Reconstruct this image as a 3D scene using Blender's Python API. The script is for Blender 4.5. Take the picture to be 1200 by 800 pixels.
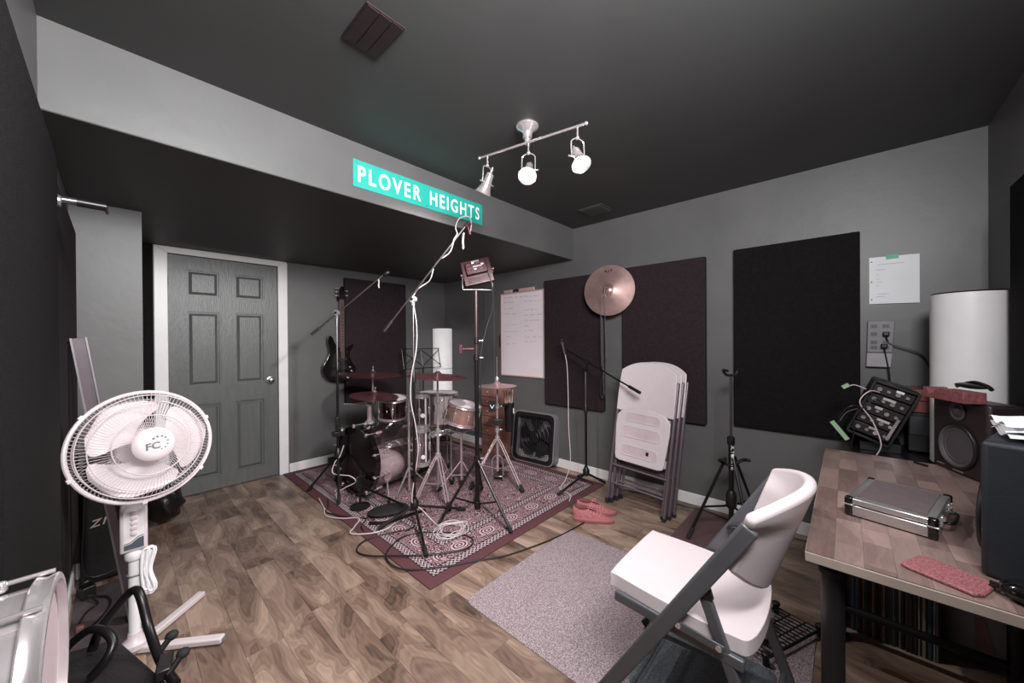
import bpy, bmesh, math, random
from mathutils import Vector as V, Matrix as MX, Quaternion
random.seed(7)
R = math.radians
for o in list(bpy.data.objects): bpy.data.objects.remove(o)
SC = bpy.context.scene
COL = SC.collection

# ------------------------------------------------------------------ camera
cd = bpy.data.cameras.new('camera'); cam = bpy.data.objects.new('camera', cd); COL.objects.link(cam)
cd.sensor_width = 36; cd.lens = 36 * 426.7 / 1200; cd.clip_start = 0.02
_y, _p, _r = R(47.4), R(-0.21), R(0.38)
FW = V((math.sin(_y)*math.cos(_p), math.cos(_y)*math.cos(_p), math.sin(_p)))
RT = V((math.cos(_y), -math.sin(_y), 0)); UP = RT.cross(FW)
rt2 = RT*math.cos(_r) - UP*math.sin(_r); up2 = RT*math.sin(_r) + UP*math.cos(_r)
# image roll: u' = u cos - v sin, v' = u sin + v cos
rt2, up2 = RT*math.cos(_r) - UP*math.sin(_r), RT*math.sin(_r) + UP*math.cos(_r)
m = MX((rt2, up2, -FW)).transposed().to_4x4(); m.translation = V((0, 0, 1.3025))
cam.matrix_world = m
SC.camera = cam

# ------------------------------------------------------------------ world, lights, exposure
w = bpy.data.worlds.new('world'); SC.world = w; w.use_nodes = True
w.node_tree.nodes['Background'].inputs[0].default_value = (0.05, 0.05, 0.05, 1)
SC.view_settings.view_transform = 'Standard'; SC.view_settings.look = 'None'
SC.view_settings.gamma = 1; SC.view_settings.use_curve_mapping = False
SC.view_settings.exposure = 0.0

def area(name, loc, target, size, power, col=(1, 1, 1), sy=None):
    l = bpy.data.lights.new(name, 'AREA'); l.energy = power; l.color = col
    l.shape = 'RECTANGLE'; l.size = size; l.size_y = sy or size
    o = bpy.data.objects.new(name, l); COL.objects.link(o); o.location = loc
    o.rotation_euler = (V(target) - V(loc)).to_track_quat('-Z', 'Y').to_euler()
    return o
area('photo_flash_bounce', (0.30, 0.10, 2.22), (0.9, 2.6, 1.85), 0.5, 36)
area('unseen_fill_light', (0.45, -0.30, 2.15), (1.9, 3.0, 2.0), 0.9, 84, sy=0.4)  # unseen soft light added to brighten the drum kit and right wall

# ------------------------------------------------------------------ materials
def lin(c):
    c = c/255.0
    return c/12.92 if c <= 0.04045 else ((c+0.055)/1.055)**2.4
def rgb(t): return (lin(t[0]), lin(t[1]), lin(t[2]), 1)
MATS = {}
def M(name, col, rough=0.5, metal=0.0, var=0.12, scale=9.0, bump=0.0, bscale=60.0, spec=0.5, coat=0.0, emit=None, es=0, alpha=None, stretch=None):
    if name in MATS: return MATS[name]
    mt = bpy.data.materials.new(name); mt.use_nodes = True; MATS[name] = mt
    nt = mt.node_tree; b = nt.nodes['Principled BSDF']
    tc = nt.nodes.new('ShaderNodeTexCoord'); mp = nt.nodes.new('ShaderNodeMapping')
    nt.links.new(tc.outputs['Object'], mp.inputs[0])
    if stretch: mp.inputs['Scale'].default_value = stretch
    n = nt.nodes.new('ShaderNodeTexNoise'); n.inputs['Scale'].default_value = scale; n.inputs['Detail'].default_value = 5
    nt.links.new(mp.outputs[0], n.inputs['Vector'])
    r = nt.nodes.new('ShaderNodeValToRGB')
    c = rgb(col)
    r.color_ramp.elements[0].position = 0.3; r.color_ramp.elements[1].position = 0.7
    r.color_ramp.elements[0].color = (c[0]*(1-var), c[1]*(1-var), c[2]*(1-var), 1)
    r.color_ramp.elements[1].color = (min(1, c[0]*(1+var)), min(1, c[1]*(1+var)), min(1, c[2]*(1+var)), 1)
    nt.links.new(n.outputs['Fac'], r.inputs[0]); nt.links.new(r.outputs[0], b.inputs['Base Color'])
    b.inputs['Roughness'].default_value = rough; b.inputs['Metallic'].default_value = metal
    b.inputs['Specular IOR Level'].default_value = spec; b.inputs['Coat Weight'].default_value = coat
    if emit:
        b.inputs['Emission Color'].default_value = rgb(emit); b.inputs['Emission Strength'].default_value = es
    if alpha is not None: b.inputs['Alpha'].default_value = alpha
    if bump:
        n2 = nt.nodes.new('ShaderNodeTexNoise'); n2.inputs['Scale'].default_value = bscale; n2.inputs['Detail'].default_value = 4
        nt.links.new(mp.outputs[0], n2.inputs['Vector'])
        bp = nt.nodes.new('ShaderNodeBump'); bp.inputs['Strength'].default_value = bump; bp.inputs['Distance'].default_value = 0.01
        nt.links.new(n2.outputs['Fac'], bp.inputs['Height']); nt.links.new(bp.outputs[0], b.inputs['Normal'])
    return mt
def NN(nt, t, **k):
    n = nt.nodes.new(t)
    for a, v in k.items(): setattr(n, a, v)
    return n
def math_node(nt, op, a, b=None, c=None):
    n = nt.nodes.new('ShaderNodeMath'); n.operation = op
    for i, x in enumerate((a, b, c)):
        if x is None: continue
        if isinstance(x, (int, float)): n.inputs[i].default_value = x
        else: nt.links.new(x, n.inputs[i])
    return n.outputs[0]

wall_paint = M('grey_wall_paint', (93, 92, 92), 0.45, var=0.10, scale=2.5, bump=0.12, bscale=14, spec=0.45)
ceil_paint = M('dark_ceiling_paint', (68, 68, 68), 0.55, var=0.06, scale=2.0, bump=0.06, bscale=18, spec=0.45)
white_trim = M('white_trim_paint', (226, 222, 222), 0.35, var=0.03)
door_paint = M('grey_door_paint', (92, 93, 93), 0.38, var=0.10, scale=5, bump=0.2, bscale=26, stretch=(6, 6, 0.8))
foam_m = M('maroon_black_fabric', (44, 35, 39), 0.95, var=0.2, scale=60, bump=0.3, bscale=220, spec=0.15)
foam_k = M('black_fabric', (23, 21, 22), 0.95, var=0.2, scale=60, bump=0.3, bscale=220, spec=0.12)
black = M('black_plastic', (24, 22, 23), 0.4, var=0.2)
black_g = M('black_gloss', (16, 13, 14), 0.12, var=0.2, coat=0.5)
black_m = M('black_metal_tube', (30, 27, 29), 0.35, metal=0.4, var=0.15)
rubber = M('black_rubber', (22, 20, 21), 0.8, var=0.2)
chrome = M('chrome', (216, 208, 210), 0.18, metal=0.75, var=0.08)
chrome_p = M('chrome_pink', (206, 184, 189), 0.24, metal=0.65, var=0.10)
steel = M('brushed_steel', (170, 168, 168), 0.32, metal=1.0, var=0.1)
pinkwhite = M('pinkish_white_plastic', (205, 192, 195), 0.38, var=0.025, bump=0.03, bscale=150)
white_p = M('white_plastic', (232, 228, 230), 0.4, var=0.03)
paper = M('white_paper', (226, 226, 230), 0.8, var=0.03)
chairgrey = M('grey_powder_coat', (86, 86, 90), 0.42, metal=0.3, var=0.08)
purplegrey = M('purplish_grey_steel', (110, 98, 105), 0.38, metal=0.4, var=0.1)
cym = M('dark_bronze_cymbal', (104, 64, 68), 0.32, metal=0.55, var=0.2, scale=14)
cym2 = M('bronze_cymbal', (178, 146, 142), 0.34, metal=0.7, var=0.2, scale=10)
copper = M('copper_shell', (206, 164, 156), 0.25, metal=0.75, var=0.12)
skin_h = M('white_drum_head', (226, 216, 220), 0.6, var=0.04)
redbrown = M('dark_red_lacquer', (92, 45, 50), 0.3, var=0.15)
redfoam = M('terrazzo_red', (124, 70, 74), 0.8, var=0.35, scale=70, bump=0.2, bscale=90)
teal = M('teal_sign', (44, 166, 154), 0.45, var=0.03)
signwhite = M('sign_lettering_white', (240, 244, 242), 0.5, var=0.02)
cablew = M('white_cable', (205, 190, 194), 0.5, var=0.05)
cablek = M('black_cable', (32, 25, 28), 0.5, var=0.1)
shoe_m = M('coral_knit', (158, 92, 97), 0.75, var=0.2, scale=60, bump=0.3, bscale=120)
shoe_s = M('coral_sole', (150, 86, 91), 0.65, var=0.1)
woodbox = M('pink_brown_wood', (140, 98, 88), 0.55, var=0.2, scale=6, stretch=(8, 8, 1))
silver = M('aluminium', (206, 204, 204), 0.28, metal=0.9, var=0.06)
darkgrain = M('grained_grey_laminate', (92, 80, 82), 0.45, var=0.35, scale=40, stretch=(12, 1, 1))
bluegrey = M('blue_black_vinyl', (26, 31, 36), 0.5, var=0.06, bump=0.08, bscale=200)
speakm = M('maroon_black_cabinet', (40, 28, 31), 0.45, var=0.12)
conem = M('grey_speaker_cone', (78, 70, 74), 0.6, var=0.08)
marker = M('purple_marker_ink', (120, 92, 110), 0.7, var=0.2)
greyplastic = M('grey_plastic', (120, 116, 122), 0.5, var=0.08)
greenl = M('pale_green_label', (140, 165, 135), 0.6, var=0.1)
def clear(name, tint=(0.93, 0.9, 0.9), gl=0.12):
    mt = bpy.data.materials.new(name); mt.use_nodes = True; nt = mt.node_tree
    out = nt.nodes['Material Output']; nt.nodes.remove(nt.nodes['Principled BSDF'])
    t = NN(nt, 'ShaderNodeBsdfTransparent'); t.inputs[0].default_value = (*tint, 1)
    g = NN(nt, 'ShaderNodeBsdfGlossy'); g.inputs['Roughness'].default_value = 0.08
    lw = NN(nt, 'ShaderNodeLayerWeight'); lw.inputs[0].default_value = 0.25
    nz = NN(nt, 'ShaderNodeTexNoise'); nz.inputs['Scale'].default_value = 6
    f = math_node(nt, 'MULTIPLY_ADD', lw.outputs['Facing'], 0.35, gl)
    f = math_node(nt, 'MULTIPLY_ADD', nz.outputs['Fac'], 0.05, f)
    mx = NN(nt, 'ShaderNodeMixShader'); nt.links.new(f, mx.inputs[0]); nt.links.new(t.outputs[0], mx.inputs[1]); nt.links.new(g.outputs[0], mx.inputs[2])
    nt.links.new(mx.outputs[0], out.inputs[0]); return mt
acrylic = clear('clear_acrylic')
acrylic_r = clear('dark_red_acrylic', (0.45, 0.2, 0.24), 0.1)

def wood_floor():
    mt = bpy.data.materials.new('laminate_oak'); mt.use_nodes = True; nt = mt.node_tree; b = nt.nodes['Principled BSDF']
    tc = NN(nt, 'ShaderNodeTexCoord'); oi = NN(nt, 'ShaderNodeObjectInfo')
    off = NN(nt, 'ShaderNodeVectorMath', operation='SCALE'); cx = NN(nt, 'ShaderNodeCombineXYZ')
    nt.links.new(oi.outputs['Random'], cx.inputs[0])
    nt.links.new(math_node(nt, 'MULTIPLY', oi.outputs['Random'], 7.3), cx.inputs[1])
    nt.links.new(cx.outputs[0], off.inputs[0]); off.inputs['Scale'].default_value = 23.0
    add = NN(nt, 'ShaderNodeVectorMath', operation='ADD'); nt.links.new(tc.outputs['Object'], add.inputs[0]); nt.links.new(off.outputs[0], add.inputs[1])
    mp = NN(nt, 'ShaderNodeMapping'); mp.inputs['Scale'].default_value = (1, 0.33, 1); nt.links.new(add.outputs[0], mp.inputs[0])
    big = NN(nt, 'ShaderNodeTexNoise'); big.inputs['Scale'].default_value = 7.5; big.inputs['Detail'].default_value = 2; big.inputs['Distortion'].default_value = 0.8
    nt.links.new(mp.outputs[0], big.inputs['Vector'])
    # contour lines of the broad figure give cathedral grain and knots
    rings = math_node(nt, 'SINE', math_node(nt, 'MULTIPLY', big.outputs['Fac'], 80.0))
    mp2 = NN(nt, 'ShaderNodeMapping'); mp2.inputs['Scale'].default_value = (1, 0.06, 1); nt.links.new(add.outputs[0], mp2.inputs[0])
    fine = NN(nt, 'ShaderNodeTexNoise'); fine.inputs['Scale'].default_value = 120; fine.inputs['Detail'].default_value = 3
    nt.links.new(mp2.outputs[0], fine.inputs['Vector'])
    v = math_node(nt, 'MULTIPLY_ADD', rings, 0.045, big.outputs['Fac'])
    v = math_node(nt, 'MULTIPLY_ADD', fine.outputs['Fac'], 0.22, v)
    v = math_node(nt, 'MULTIPLY_ADD', oi.outputs['Random'], 0.16, v)
    r = NN(nt, 'ShaderNodeValToRGB'); nt.links.new(v, r.inputs[0])
    e = r.color_ramp.elements
    e[0].position = 0.42; e[0].color = rgb((66, 51, 44)); e[1].position = 0.92; e[1].color = rgb((162, 138, 123))
    x = e.new(0.60); x.color = rgb((112, 90, 79)); x = e.new(0.74); x.color = rgb((133, 111, 98))
    nt.links.new(r.outputs[0], b.inputs['Base Color']); b.inputs['Roughness'].default_value = 0.36
    bp = NN(nt, 'ShaderNodeBump'); bp.inputs['Strength'].default_value = 0.08; bp.inputs['Distance'].default_value = 0.005
    nt.links.new(v, bp.inputs['Height']); nt.links.new(bp.outputs[0], b.inputs['Normal'])
    return mt
floor_wood = wood_floor()
def block_wood():
    mt = bpy.data.materials.new('butcher_block_wood'); mt.use_nodes = True; nt = mt.node_tree; b = nt.nodes['Principled BSDF']
    tc = NN(nt, 'ShaderNodeTexCoord'); oi = NN(nt, 'ShaderNodeObjectInfo')
    cx = NN(nt, 'ShaderNodeCombineXYZ'); nt.links.new(math_node(nt, 'MULTIPLY', oi.outputs['Random'], 91.0), cx.inputs[1])
    add = NN(nt, 'ShaderNodeVectorMath', operation='ADD'); nt.links.new(tc.outputs['Object'], add.inputs[0]); nt.links.new(cx.outputs[0], add.inputs[1])
    mp = NN(nt, 'ShaderNodeMapping'); mp.inputs['Scale'].default_value = (1, 6, 6); nt.links.new(add.outputs[0], mp.inputs[0])
    n = NN(nt, 'ShaderNodeTexNoise'); n.inputs['Scale'].default_value = 12; n.inputs['Detail'].default_value = 4; n.inputs['Distortion'].default_value = 1.2
    nt.links.new(mp.outputs[0], n.inputs['Vector'])
    v = math_node(nt, 'MULTIPLY_ADD', n.outputs['Fac'], 0.5, math_node(nt, 'MULTIPLY', oi.outputs['Random'], 0.5))
    r = NN(nt, 'ShaderNodeValToRGB'); nt.links.new(v, r.inputs[0]); e = r.color_ramp.elements
    e[0].position = 0.12; e[0].color = rgb((92, 73, 70)); e[1].position = 0.85; e[1].color = rgb((150, 125, 119))
    nt.links.new(r.outputs[0], b.inputs['Base Color']); b.inputs['Roughness'].default_value = 0.3
    return mt
blockwood = block_wood()
def rug_mat(hx, hy):
    mt = bpy.data.materials.new('oriental_rug'); mt.use_nodes = True; nt = mt.node_tree; b = nt.nodes['Principled BSDF']
    tc = NN(nt, 'ShaderNodeTexCoord'); sp = NN(nt, 'ShaderNodeSeparateXYZ'); nt.links.new(tc.outputs['Object'], sp.inputs[0])
    ax = math_node(nt, 'ABSOLUTE', sp.outputs[0]); ay = math_node(nt, 'ABSOLUTE', sp.outputs[1])
    dx = math_node(nt, 'SUBTRACT', hx, ax); dy = math_node(nt, 'SUBTRACT', hy, ay)
    d = math_node(nt, 'MINIMUM', dx, dy)                       # distance to the edge
    xonside = math_node(nt, 'LESS_THAN', dx, dy)
    # coordinate along the border
    al = math_node(nt, 'ADD', math_node(nt, 'MULTIPLY', xonside, sp.outputs[1]), math_node(nt, 'MULTIPLY', math_node(nt, 'SUBTRACT', 1.0, xonside), sp.outputs[0]))
    def motif(sc, feat='F1', rnd=1.0):
        vo = NN(nt, 'ShaderNodeTexVoronoi', feature=feat); vo.inputs['Scale'].default_value = sc; vo.inputs['Randomness'].default_value = rnd
        nt.links.new(tc.outputs['Object'], vo.inputs['Vector']); return vo.outputs['Distance']
    f1 = math_node(nt, 'SINE', math_node(nt, 'MULTIPLY', motif(22), 26.0))
    f2 = math_node(nt, 'SINE', math_node(nt, 'MULTIPLY', motif(48, rnd=0.8), 14.0))
    field = math_node(nt, 'GREATER_THAN', math_node(nt, 'ADD', f1, f2), 0.15)
    wh = math_node(nt, 'GREATER_THAN', math_node(nt, 'ADD', f1, math_node(nt, 'MULTIPLY', f2, -1.0)), 1.05)
    # medallions along the main border
    per = 0.24
    fr = math_node(nt, 'SUBTRACT', math_node(nt, 'FRACT', math_node(nt, 'DIVIDE', math_node(nt, 'ADD', al, 5.0), per)), 0.5)
    mu = math_node(nt, 'MULTIPLY', fr, per); mv = math_node(nt, 'SUBTRACT', d, 0.21)
    rad = math_node(nt, 'SQRT', math_node(nt, 'ADD', math_node(nt, 'MULTIPLY', mu, mu), math_node(nt, 'MULTIPLY', math_node(nt, 'MULTIPLY', mv, mv), 2.0)))
    med = math_node(nt, 'LESS_THAN', rad, 0.06)
    ring = math_node(nt, 'GREATER_THAN', math_node(nt, 'SINE', math_node(nt, 'MULTIPLY', rad, 260.0)), 0.2)
    # small diagonal motif of the guard bands
    tri = math_node(nt, 'GREATER_THAN', math_node(nt, 'SINE', math_node(nt, 'ADD', math_node(nt, 'MULTIPLY', al, 210.0), math_node(nt, 'MULTIPLY', math_node(nt, 'SINE', math_node(nt, 'MULTIPLY', d, 220.0)), 2.2))), 0.0)
    def mixc(fac, a, c):
        mx = NN(nt, 'ShaderNodeMix', data_type='RGBA')
        nt.links.new(fac, mx.inputs['Factor'])
        for i, x in ((6, a), (7, c)):
            if isinstance(x, tuple): mx.inputs[i].default_value = rgb(x)
            else: nt.links.new(x, mx.inputs[i])
        return mx.outputs[2]
    base = mixc(field, (66, 42, 48), (150, 116, 122))
    base = mixc(wh, base, (196, 176, 180))
    medc = mixc(ring, (96, 56, 62), (198, 180, 184))
    def band(lo, hi): return math_node(nt, 'MULTIPLY', math_node(nt, 'GREATER_THAN', d, lo), math_node(nt, 'LESS_THAN', d, hi))
    brd = mixc(field, (78, 50, 56), (146, 112, 118))
    brd = mixc(wh, brd, (190, 170, 175)); brd = mixc(med, brd, medc)
    guard = mixc(tri, (58, 40, 46), (186, 168, 172))
    c = base
    c = mixc(band(0.0, 0.33), c, brd)
    c = mixc(band(0.285, 0.33), c, guard); c = mixc(band(0.075, 0.125), c, guard)
    for lo in (0.07, 0.125, 0.28, 0.33): c = mixc(band(lo, lo+0.006), c, (38, 26, 31))
    c = mixc(math_node(nt, 'LESS_THAN', d, 0.07), c, (92, 60, 65))
    nz = NN(nt, 'ShaderNodeTexNoise'); nz.inputs['Scale'].default_value = 300; nt.links.new(tc.outputs['Object'], nz.inputs['Vector'])
    hs = NN(nt, 'ShaderNodeHueSaturation'); nt.links.new(c, hs.inputs['Color']); nt.links.new(math_node(nt, 'MULTIPLY_ADD', nz.outputs['Fac'], 0.9, 0.5), hs.inputs['Value'])
    nt.links.new(hs.outputs[0], b.inputs['Base Color']); b.inputs['Roughness'].default_value = 0.95; b.inputs['Specular IOR Level'].default_value = 0.1
    bp = NN(nt, 'ShaderNodeBump'); bp.inputs['Strength'].default_value = 0.4; bp.inputs['Distance'].default_value = 0.004
    nt.links.new(nz.outputs['Fac'], bp.inputs['Height']); nt.links.new(bp.outputs[0], b.inputs['Normal'])
    return mt
def speckle(name, a, c, sc=190, rough=0.45):
    mt = bpy.data.materials.new(name); mt.use_nodes = True; nt = mt.node_tree; b = nt.nodes['Principled BSDF']
    tc = NN(nt, 'ShaderNodeTexCoord'); n = NN(nt, 'ShaderNodeTexNoise'); n.inputs['Scale'].default_value = sc; n.inputs['Detail'].default_value = 2
    nt.links.new(tc.outputs['Object'], n.inputs['Vector'])
    r = NN(nt, 'ShaderNodeValToRGB'); nt.links.new(n.outputs['Fac'], r.inputs[0]); e = r.color_ramp.elements
    e[0].position = 0.36; e[0].color = rgb(a); e[1].position = 0.66; e[1].color = rgb(c)
    nt.links.new(r.outputs[0], b.inputs['Base Color']); b.inputs['Roughness'].default_value = rough
    bp = NN(nt, 'ShaderNodeBump'); bp.inputs['Strength'].default_value = 0.25; bp.inputs['Distance'].default_value = 0.003
    nt.links.new(n.outputs['Fac'], bp.inputs['Height']); nt.links.new(bp.outputs[0], b.inputs['Normal'])
    return mt
mat_vinyl = speckle('speckled_vinyl', (96, 82, 87), (172, 156, 160))
terrazzo = speckle('speckled_red_cork', (112, 62, 66), (160, 102, 106), 240, 0.6)

# ------------------------------------------------------------------ mesh builder
WORLD = {}
def catmull(pts, n=6, closed=False):
    pts = [V(p) for p in pts]; out = []
    L = len(pts); rng = range(L if closed else L-1)
    for i in rng:
        if closed: p0, p1, p2, p3 = pts[(i-1) % L], pts[i], pts[(i+1) % L], pts[(i+2) % L]
        else: p0, p1, p2, p3 = pts[max(i-1, 0)], pts[i], pts[i+1], pts[min(i+2, L-1)]
        for k in range(n):
            t = k/n
            out.append(0.5*((2*p1)+(p2-p0)*t+(2*p0-5*p1+4*p2-p3)*t*t+(3*p1-p0-3*p2+p3)*t**3))
    if not closed: out.append(pts[-1])
    return out
def frame(axis):
    z = V(axis).normalized(); a = V((0, 0, 1)) if abs(z.z) < 0.95 else V((1, 0, 0))
    x = a.cross(z).normalized(); y = z.cross(x)
    return MX((x, y, z)).transposed()
class MB:
    def __init__(s): s.v = []; s.f = []; s.mi = []
    def add(s, vs, fs, mi=0):
        b = len(s.v); s.v += [V(p) for p in vs]; s.f += [tuple(i+b for i in f) for f in fs]; s.mi += [mi]*len(fs); return s
    def box(s, c, d, rot=None, mi=0):
        c = V(c); h = V(d)/2
        vs = [V((x*h.x, y*h.y, z*h.z)) for x in (-1, 1) for y in (-1, 1) for z in (-1, 1)]
        if rot is not None: vs = [rot @ p for p in vs]
        return s.add([p+c for p in vs], [(0, 1, 3, 2), (4, 6, 7, 5), (0, 4, 5, 1), (2, 3, 7, 6), (0, 2, 6, 4), (1, 5, 7, 3)], mi)
    def b2(s, a, b, mi=0):
        a = V(a); b = V(b); return s.box((a+b)/2, (abs(b.x-a.x), abs(b.y-a.y), abs(b.z-a.z)), None, mi)
    def cyl(s, p0, p1, r0, r1=None, seg=12, cap=True, mi=0):
        p0 = V(p0); p1 = V(p1); r1 = r0 if r1 is None else r1
        F = frame(p1-p0); vs = []
        for p, r in ((p0, r0), (p1, r1)):
            for i in range(seg):
                a = 2*math.pi*i/seg; vs.append(p + F @ V((r*math.cos(a), r*math.sin(a), 0)))
        fs = [(i, (i+1) % seg, seg+(i+1) % seg, seg+i) for i in range(seg)]
        if cap: fs += [tuple(range(seg-1, -1, -1)), tuple(range(seg, 2*seg))]
        return s.add(vs, fs, mi)
    def tube(s, pts, r, seg=8, n=0, closed=False, mi=0):
        pts = catmull(pts, n, closed) if n else [V(p) for p in pts]
        L = len(pts); rr = r if isinstance(r, (list, tuple)) else [r]*L
        vs = []; prev = None
        for i, p in enumerate(pts):
            if closed: t = pts[(i+1) % L]-pts[i-1]
            else: t = pts[min(i+1, L-1)]-pts[max(i-1, 0)]
            t = t.normalized() if t.length > 1e-9 else V((0, 0, 1))
            if prev is None: x = frame(t).col[0]
            else:
                x = prev - t*prev.dot(t)
                x = x.normalized() if x.length > 1e-6 else frame(t).col[0]
            prev = V(x); y = t.cross(prev)
            ri = rr[min(i*len(rr)//L, len(rr)-1)] if len(rr) != L else rr[i]
            for k in range(seg):
                a = 2*math.pi*k/seg; vs.append(p + prev*(ri*math.cos(a)) + y*(ri*math.sin(a)))
        fs = []
        for i in range(L if closed else L-1):
            j = (i+1) % L
            for k in range(seg):
                k2 = (k+1) % seg; fs.append((i*seg+k, i*seg+k2, j*seg+k2, j*seg+k))
        if not closed: fs += [tuple(range(seg-1, -1, -1)), tuple(range((L-1)*seg, L*seg))]
        return s.add(vs, fs, mi)
    def lathe(s, prof, c=(0, 0, 0), axis=(0, 0, 1), seg=32, closed=False, mi=0):
        F = frame(axis); c = V(c); vs = []; n = len(prof)
        for r, z in prof:
            for k in range(seg):
                a = 2*math.pi*k/seg; vs.append(c + F @ V((r*math.cos(a), r*math.sin(a), z)))
        fs = []
        for i in range(n if closed else n-1):
            j = (i+1) % n
            for k in range(seg):
                k2 = (k+1) % seg; fs.append((i*seg+k, i*seg+k2, j*seg+k2, j*seg+k))
        if not closed:
            if prof[0][0] > 1e-5: fs.append(tuple(range(seg-1, -1, -1)))
            if prof[-1][0] > 1e-5: fs.append(tuple(range((n-1)*seg, n*seg)))
        return s.add(vs, fs, mi)
    def sheet(s, prof, c, axis, seg=32):           # open lathe without caps
        F = frame(axis); c = V(c); vs = []; n = len(prof)
        for r, z in prof:
            for k in range(seg):
                a = 2*math.pi*k/seg; vs.append(c + F @ V((r*math.cos(a), r*math.sin(a), z)))
        fs = []
        for i in range(n-1):
            for k in range(seg):
                k2 = (k+1) % seg; fs.append((i*seg+k, i*seg+k2, (i+1)*seg+k2, (i+1)*seg+k))
        return s.add(vs, fs)
    def torus(s, c, axis, Rr, r, seg=40, rs=8):
        F = frame(axis); c = V(c)
        return s.tube([c + F @ V((Rr*math.cos(2*math.pi*i/seg), Rr*math.sin(2*math.pi*i/seg), 0)) for i in range(seg)], r, rs, 0, True)
    def prism(s, poly, d, O, X, Y, mi=0):          # polygon in the plane X,Y at O, extruded by d along X x Y
        O = V(O); X = V(X); Y = V(Y); Z = X.cross(Y).normalized(); n = len(poly)
        vs = [O+X*p[0]+Y*p[1] for p in poly] + [O+X*p[0]+Y*p[1]+Z*d for p in poly]
        fs = [tuple(range(n-1, -1, -1)), tuple(range(n, 2*n))] + [(i, (i+1) % n, n+(i+1) % n, n+i) for i in range(n)]
        return s.add(vs, fs, mi)
    def ball(s, c, r, seg=16, sc=(1, 1, 1), rot=None):
        c = V(c); vs = []; nr = max(6, seg//2)
        for i in range(nr+1):
            th = math.pi*i/nr
            for k in range(seg):
                a = 2*math.pi*k/seg
                p = V((r*sc[0]*math.sin(th)*math.cos(a), r*sc[1]*math.sin(th)*math.sin(a), r*sc[2]*math.cos(th)))
                vs.append(c + (rot @ p if rot else p))
        fs = [(i*seg+k, (i+1)*seg+k, (i+1)*seg+(k+1) % seg, i*seg+(k+1) % seg) for i in range(nr) for k in range(seg)]
        return s.add(vs, fs)
    def surf(s, fn, nu, nv, th):                   # thick sheet: fn(u,v)->(point, normal)
        vs = []; 
        for side in (0, 1):
            for j in range(nv+1):
                for i in range(nu+1):
                    p, n = fn(i/nu, j/nv); vs.append(V(p) + V(n).normalized()*(th/2 if side else -th/2))
        W = nu+1; N = W*(nv+1); fs = []
        for j in range(nv):
            for i in range(nu):
                a = j*W+i; fs.append((a, a+W, a+W+1, a+1)); fs.append((N+a, N+a+1, N+a+W+1, N+a+W))
        for i in range(nu): fs.append((i, i+1, N+i+1, N+i)); a = nv*W+i; fs.append((a, N+a, N+a+1, a+1))
        for j in range(nv): a = j*W; fs.append((a, N+a, N+a+W, a+W)); a = j*W+nu; fs.append((a, a+W, N+a+W, N+a))
        return s.add(vs, fs)
    def build(s, name, mat, parent=None, world=True, bevel=0, seg=2, ang=38, sub=0, fix=True):
        me = bpy.data.meshes.new(name); vs = s.v
        if parent is not None and world:
            inv = WORLD[parent.name].inverted(); vs = [inv @ p for p in vs]
        me.from_pydata([tuple(p) for p in vs], [], s.f)
        mats = mat if isinstance(mat, (list, tuple)) else [mat]
        for q in mats: me.materials.append(q)
        if len(mats) > 1:
            for p, i in zip(me.polygons, s.mi): p.material_index = i
        if fix:
            bm = bmesh.new(); bm.from_mesh(me); bmesh.ops.remove_doubles(bm, verts=bm.verts, dist=1e-6); bmesh.ops.recalc_face_normals(bm, faces=bm.faces); bm.to_mesh(me); bm.free()
        me.shade_smooth(); me.set_sharp_from_angle(angle=R(ang))
        o = bpy.data.objects.new(name, me); COL.objects.link(o)
        if parent is not None: o.parent = parent; WORLD[o.name] = WORLD[parent.name].copy()
        else: WORLD[o.name] = MX.Identity(4)
        if bevel:
            b = o.modifiers.new('bevel', 'BEVEL'); b.width = bevel; b.segments = seg; b.limit_method = 'ANGLE'; b.angle_limit = R(40)
        if sub:
            b = o.modifiers.new('sub', 'SUBSURF'); b.levels = sub; b.render_levels = sub
        return o
def tag(o, label=None, cat=None, group=None, kind=None):
    if label: o['label'] = label
    if cat: o['category'] = cat
    if group: o['group'] = group
    if kind: o['kind'] = kind
    return o
def thing(name, label, cat, loc=(0, 0, 0), rz=0, group=None):
    o = bpy.data.objects.new(name, None); COL.objects.link(o); o.location = loc; o.rotation_euler = (0, 0, rz)
    o.empty_display_size = 0.05
    WORLD[o.name] = MX.Translation(V(loc)) @ MX.Rotation(rz, 4, 'Z')
    return tag(o, label, cat, group)
def one(mb, name, mat, label, cat, group=None, origin=None, **k):
    # a thing that is one mesh, with its origin moved to its base
    lo = V((min(p.x for p in mb.v), min(p.y for p in mb.v), min(p.z for p in mb.v))); hi = V((max(p.x for p in mb.v), max(p.y for p in mb.v), max(p.z for p in mb.v)))
    c = V(origin) if origin else V(((lo.x+hi.x)/2, (lo.y+hi.y)/2, lo.z))
    mb.v = [p-c for p in mb.v]
    o = mb.build(name, mat, None, **k); o.location = c; WORLD[o.name] = MX.Translation(c)
    return tag(o, label, cat, group)
def struct(mb, name, mat, label=None, **k):
    o = mb.build(name, mat, None, **k); o['kind'] = 'structure'
    if label: o['label'] = label
    return o
def copy_tree(o, parent=None):
    c = o.copy(); COL.objects.link(c); c.parent = parent
    for ch in list(o.children): copy_tree(ch, c)
    return c
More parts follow.
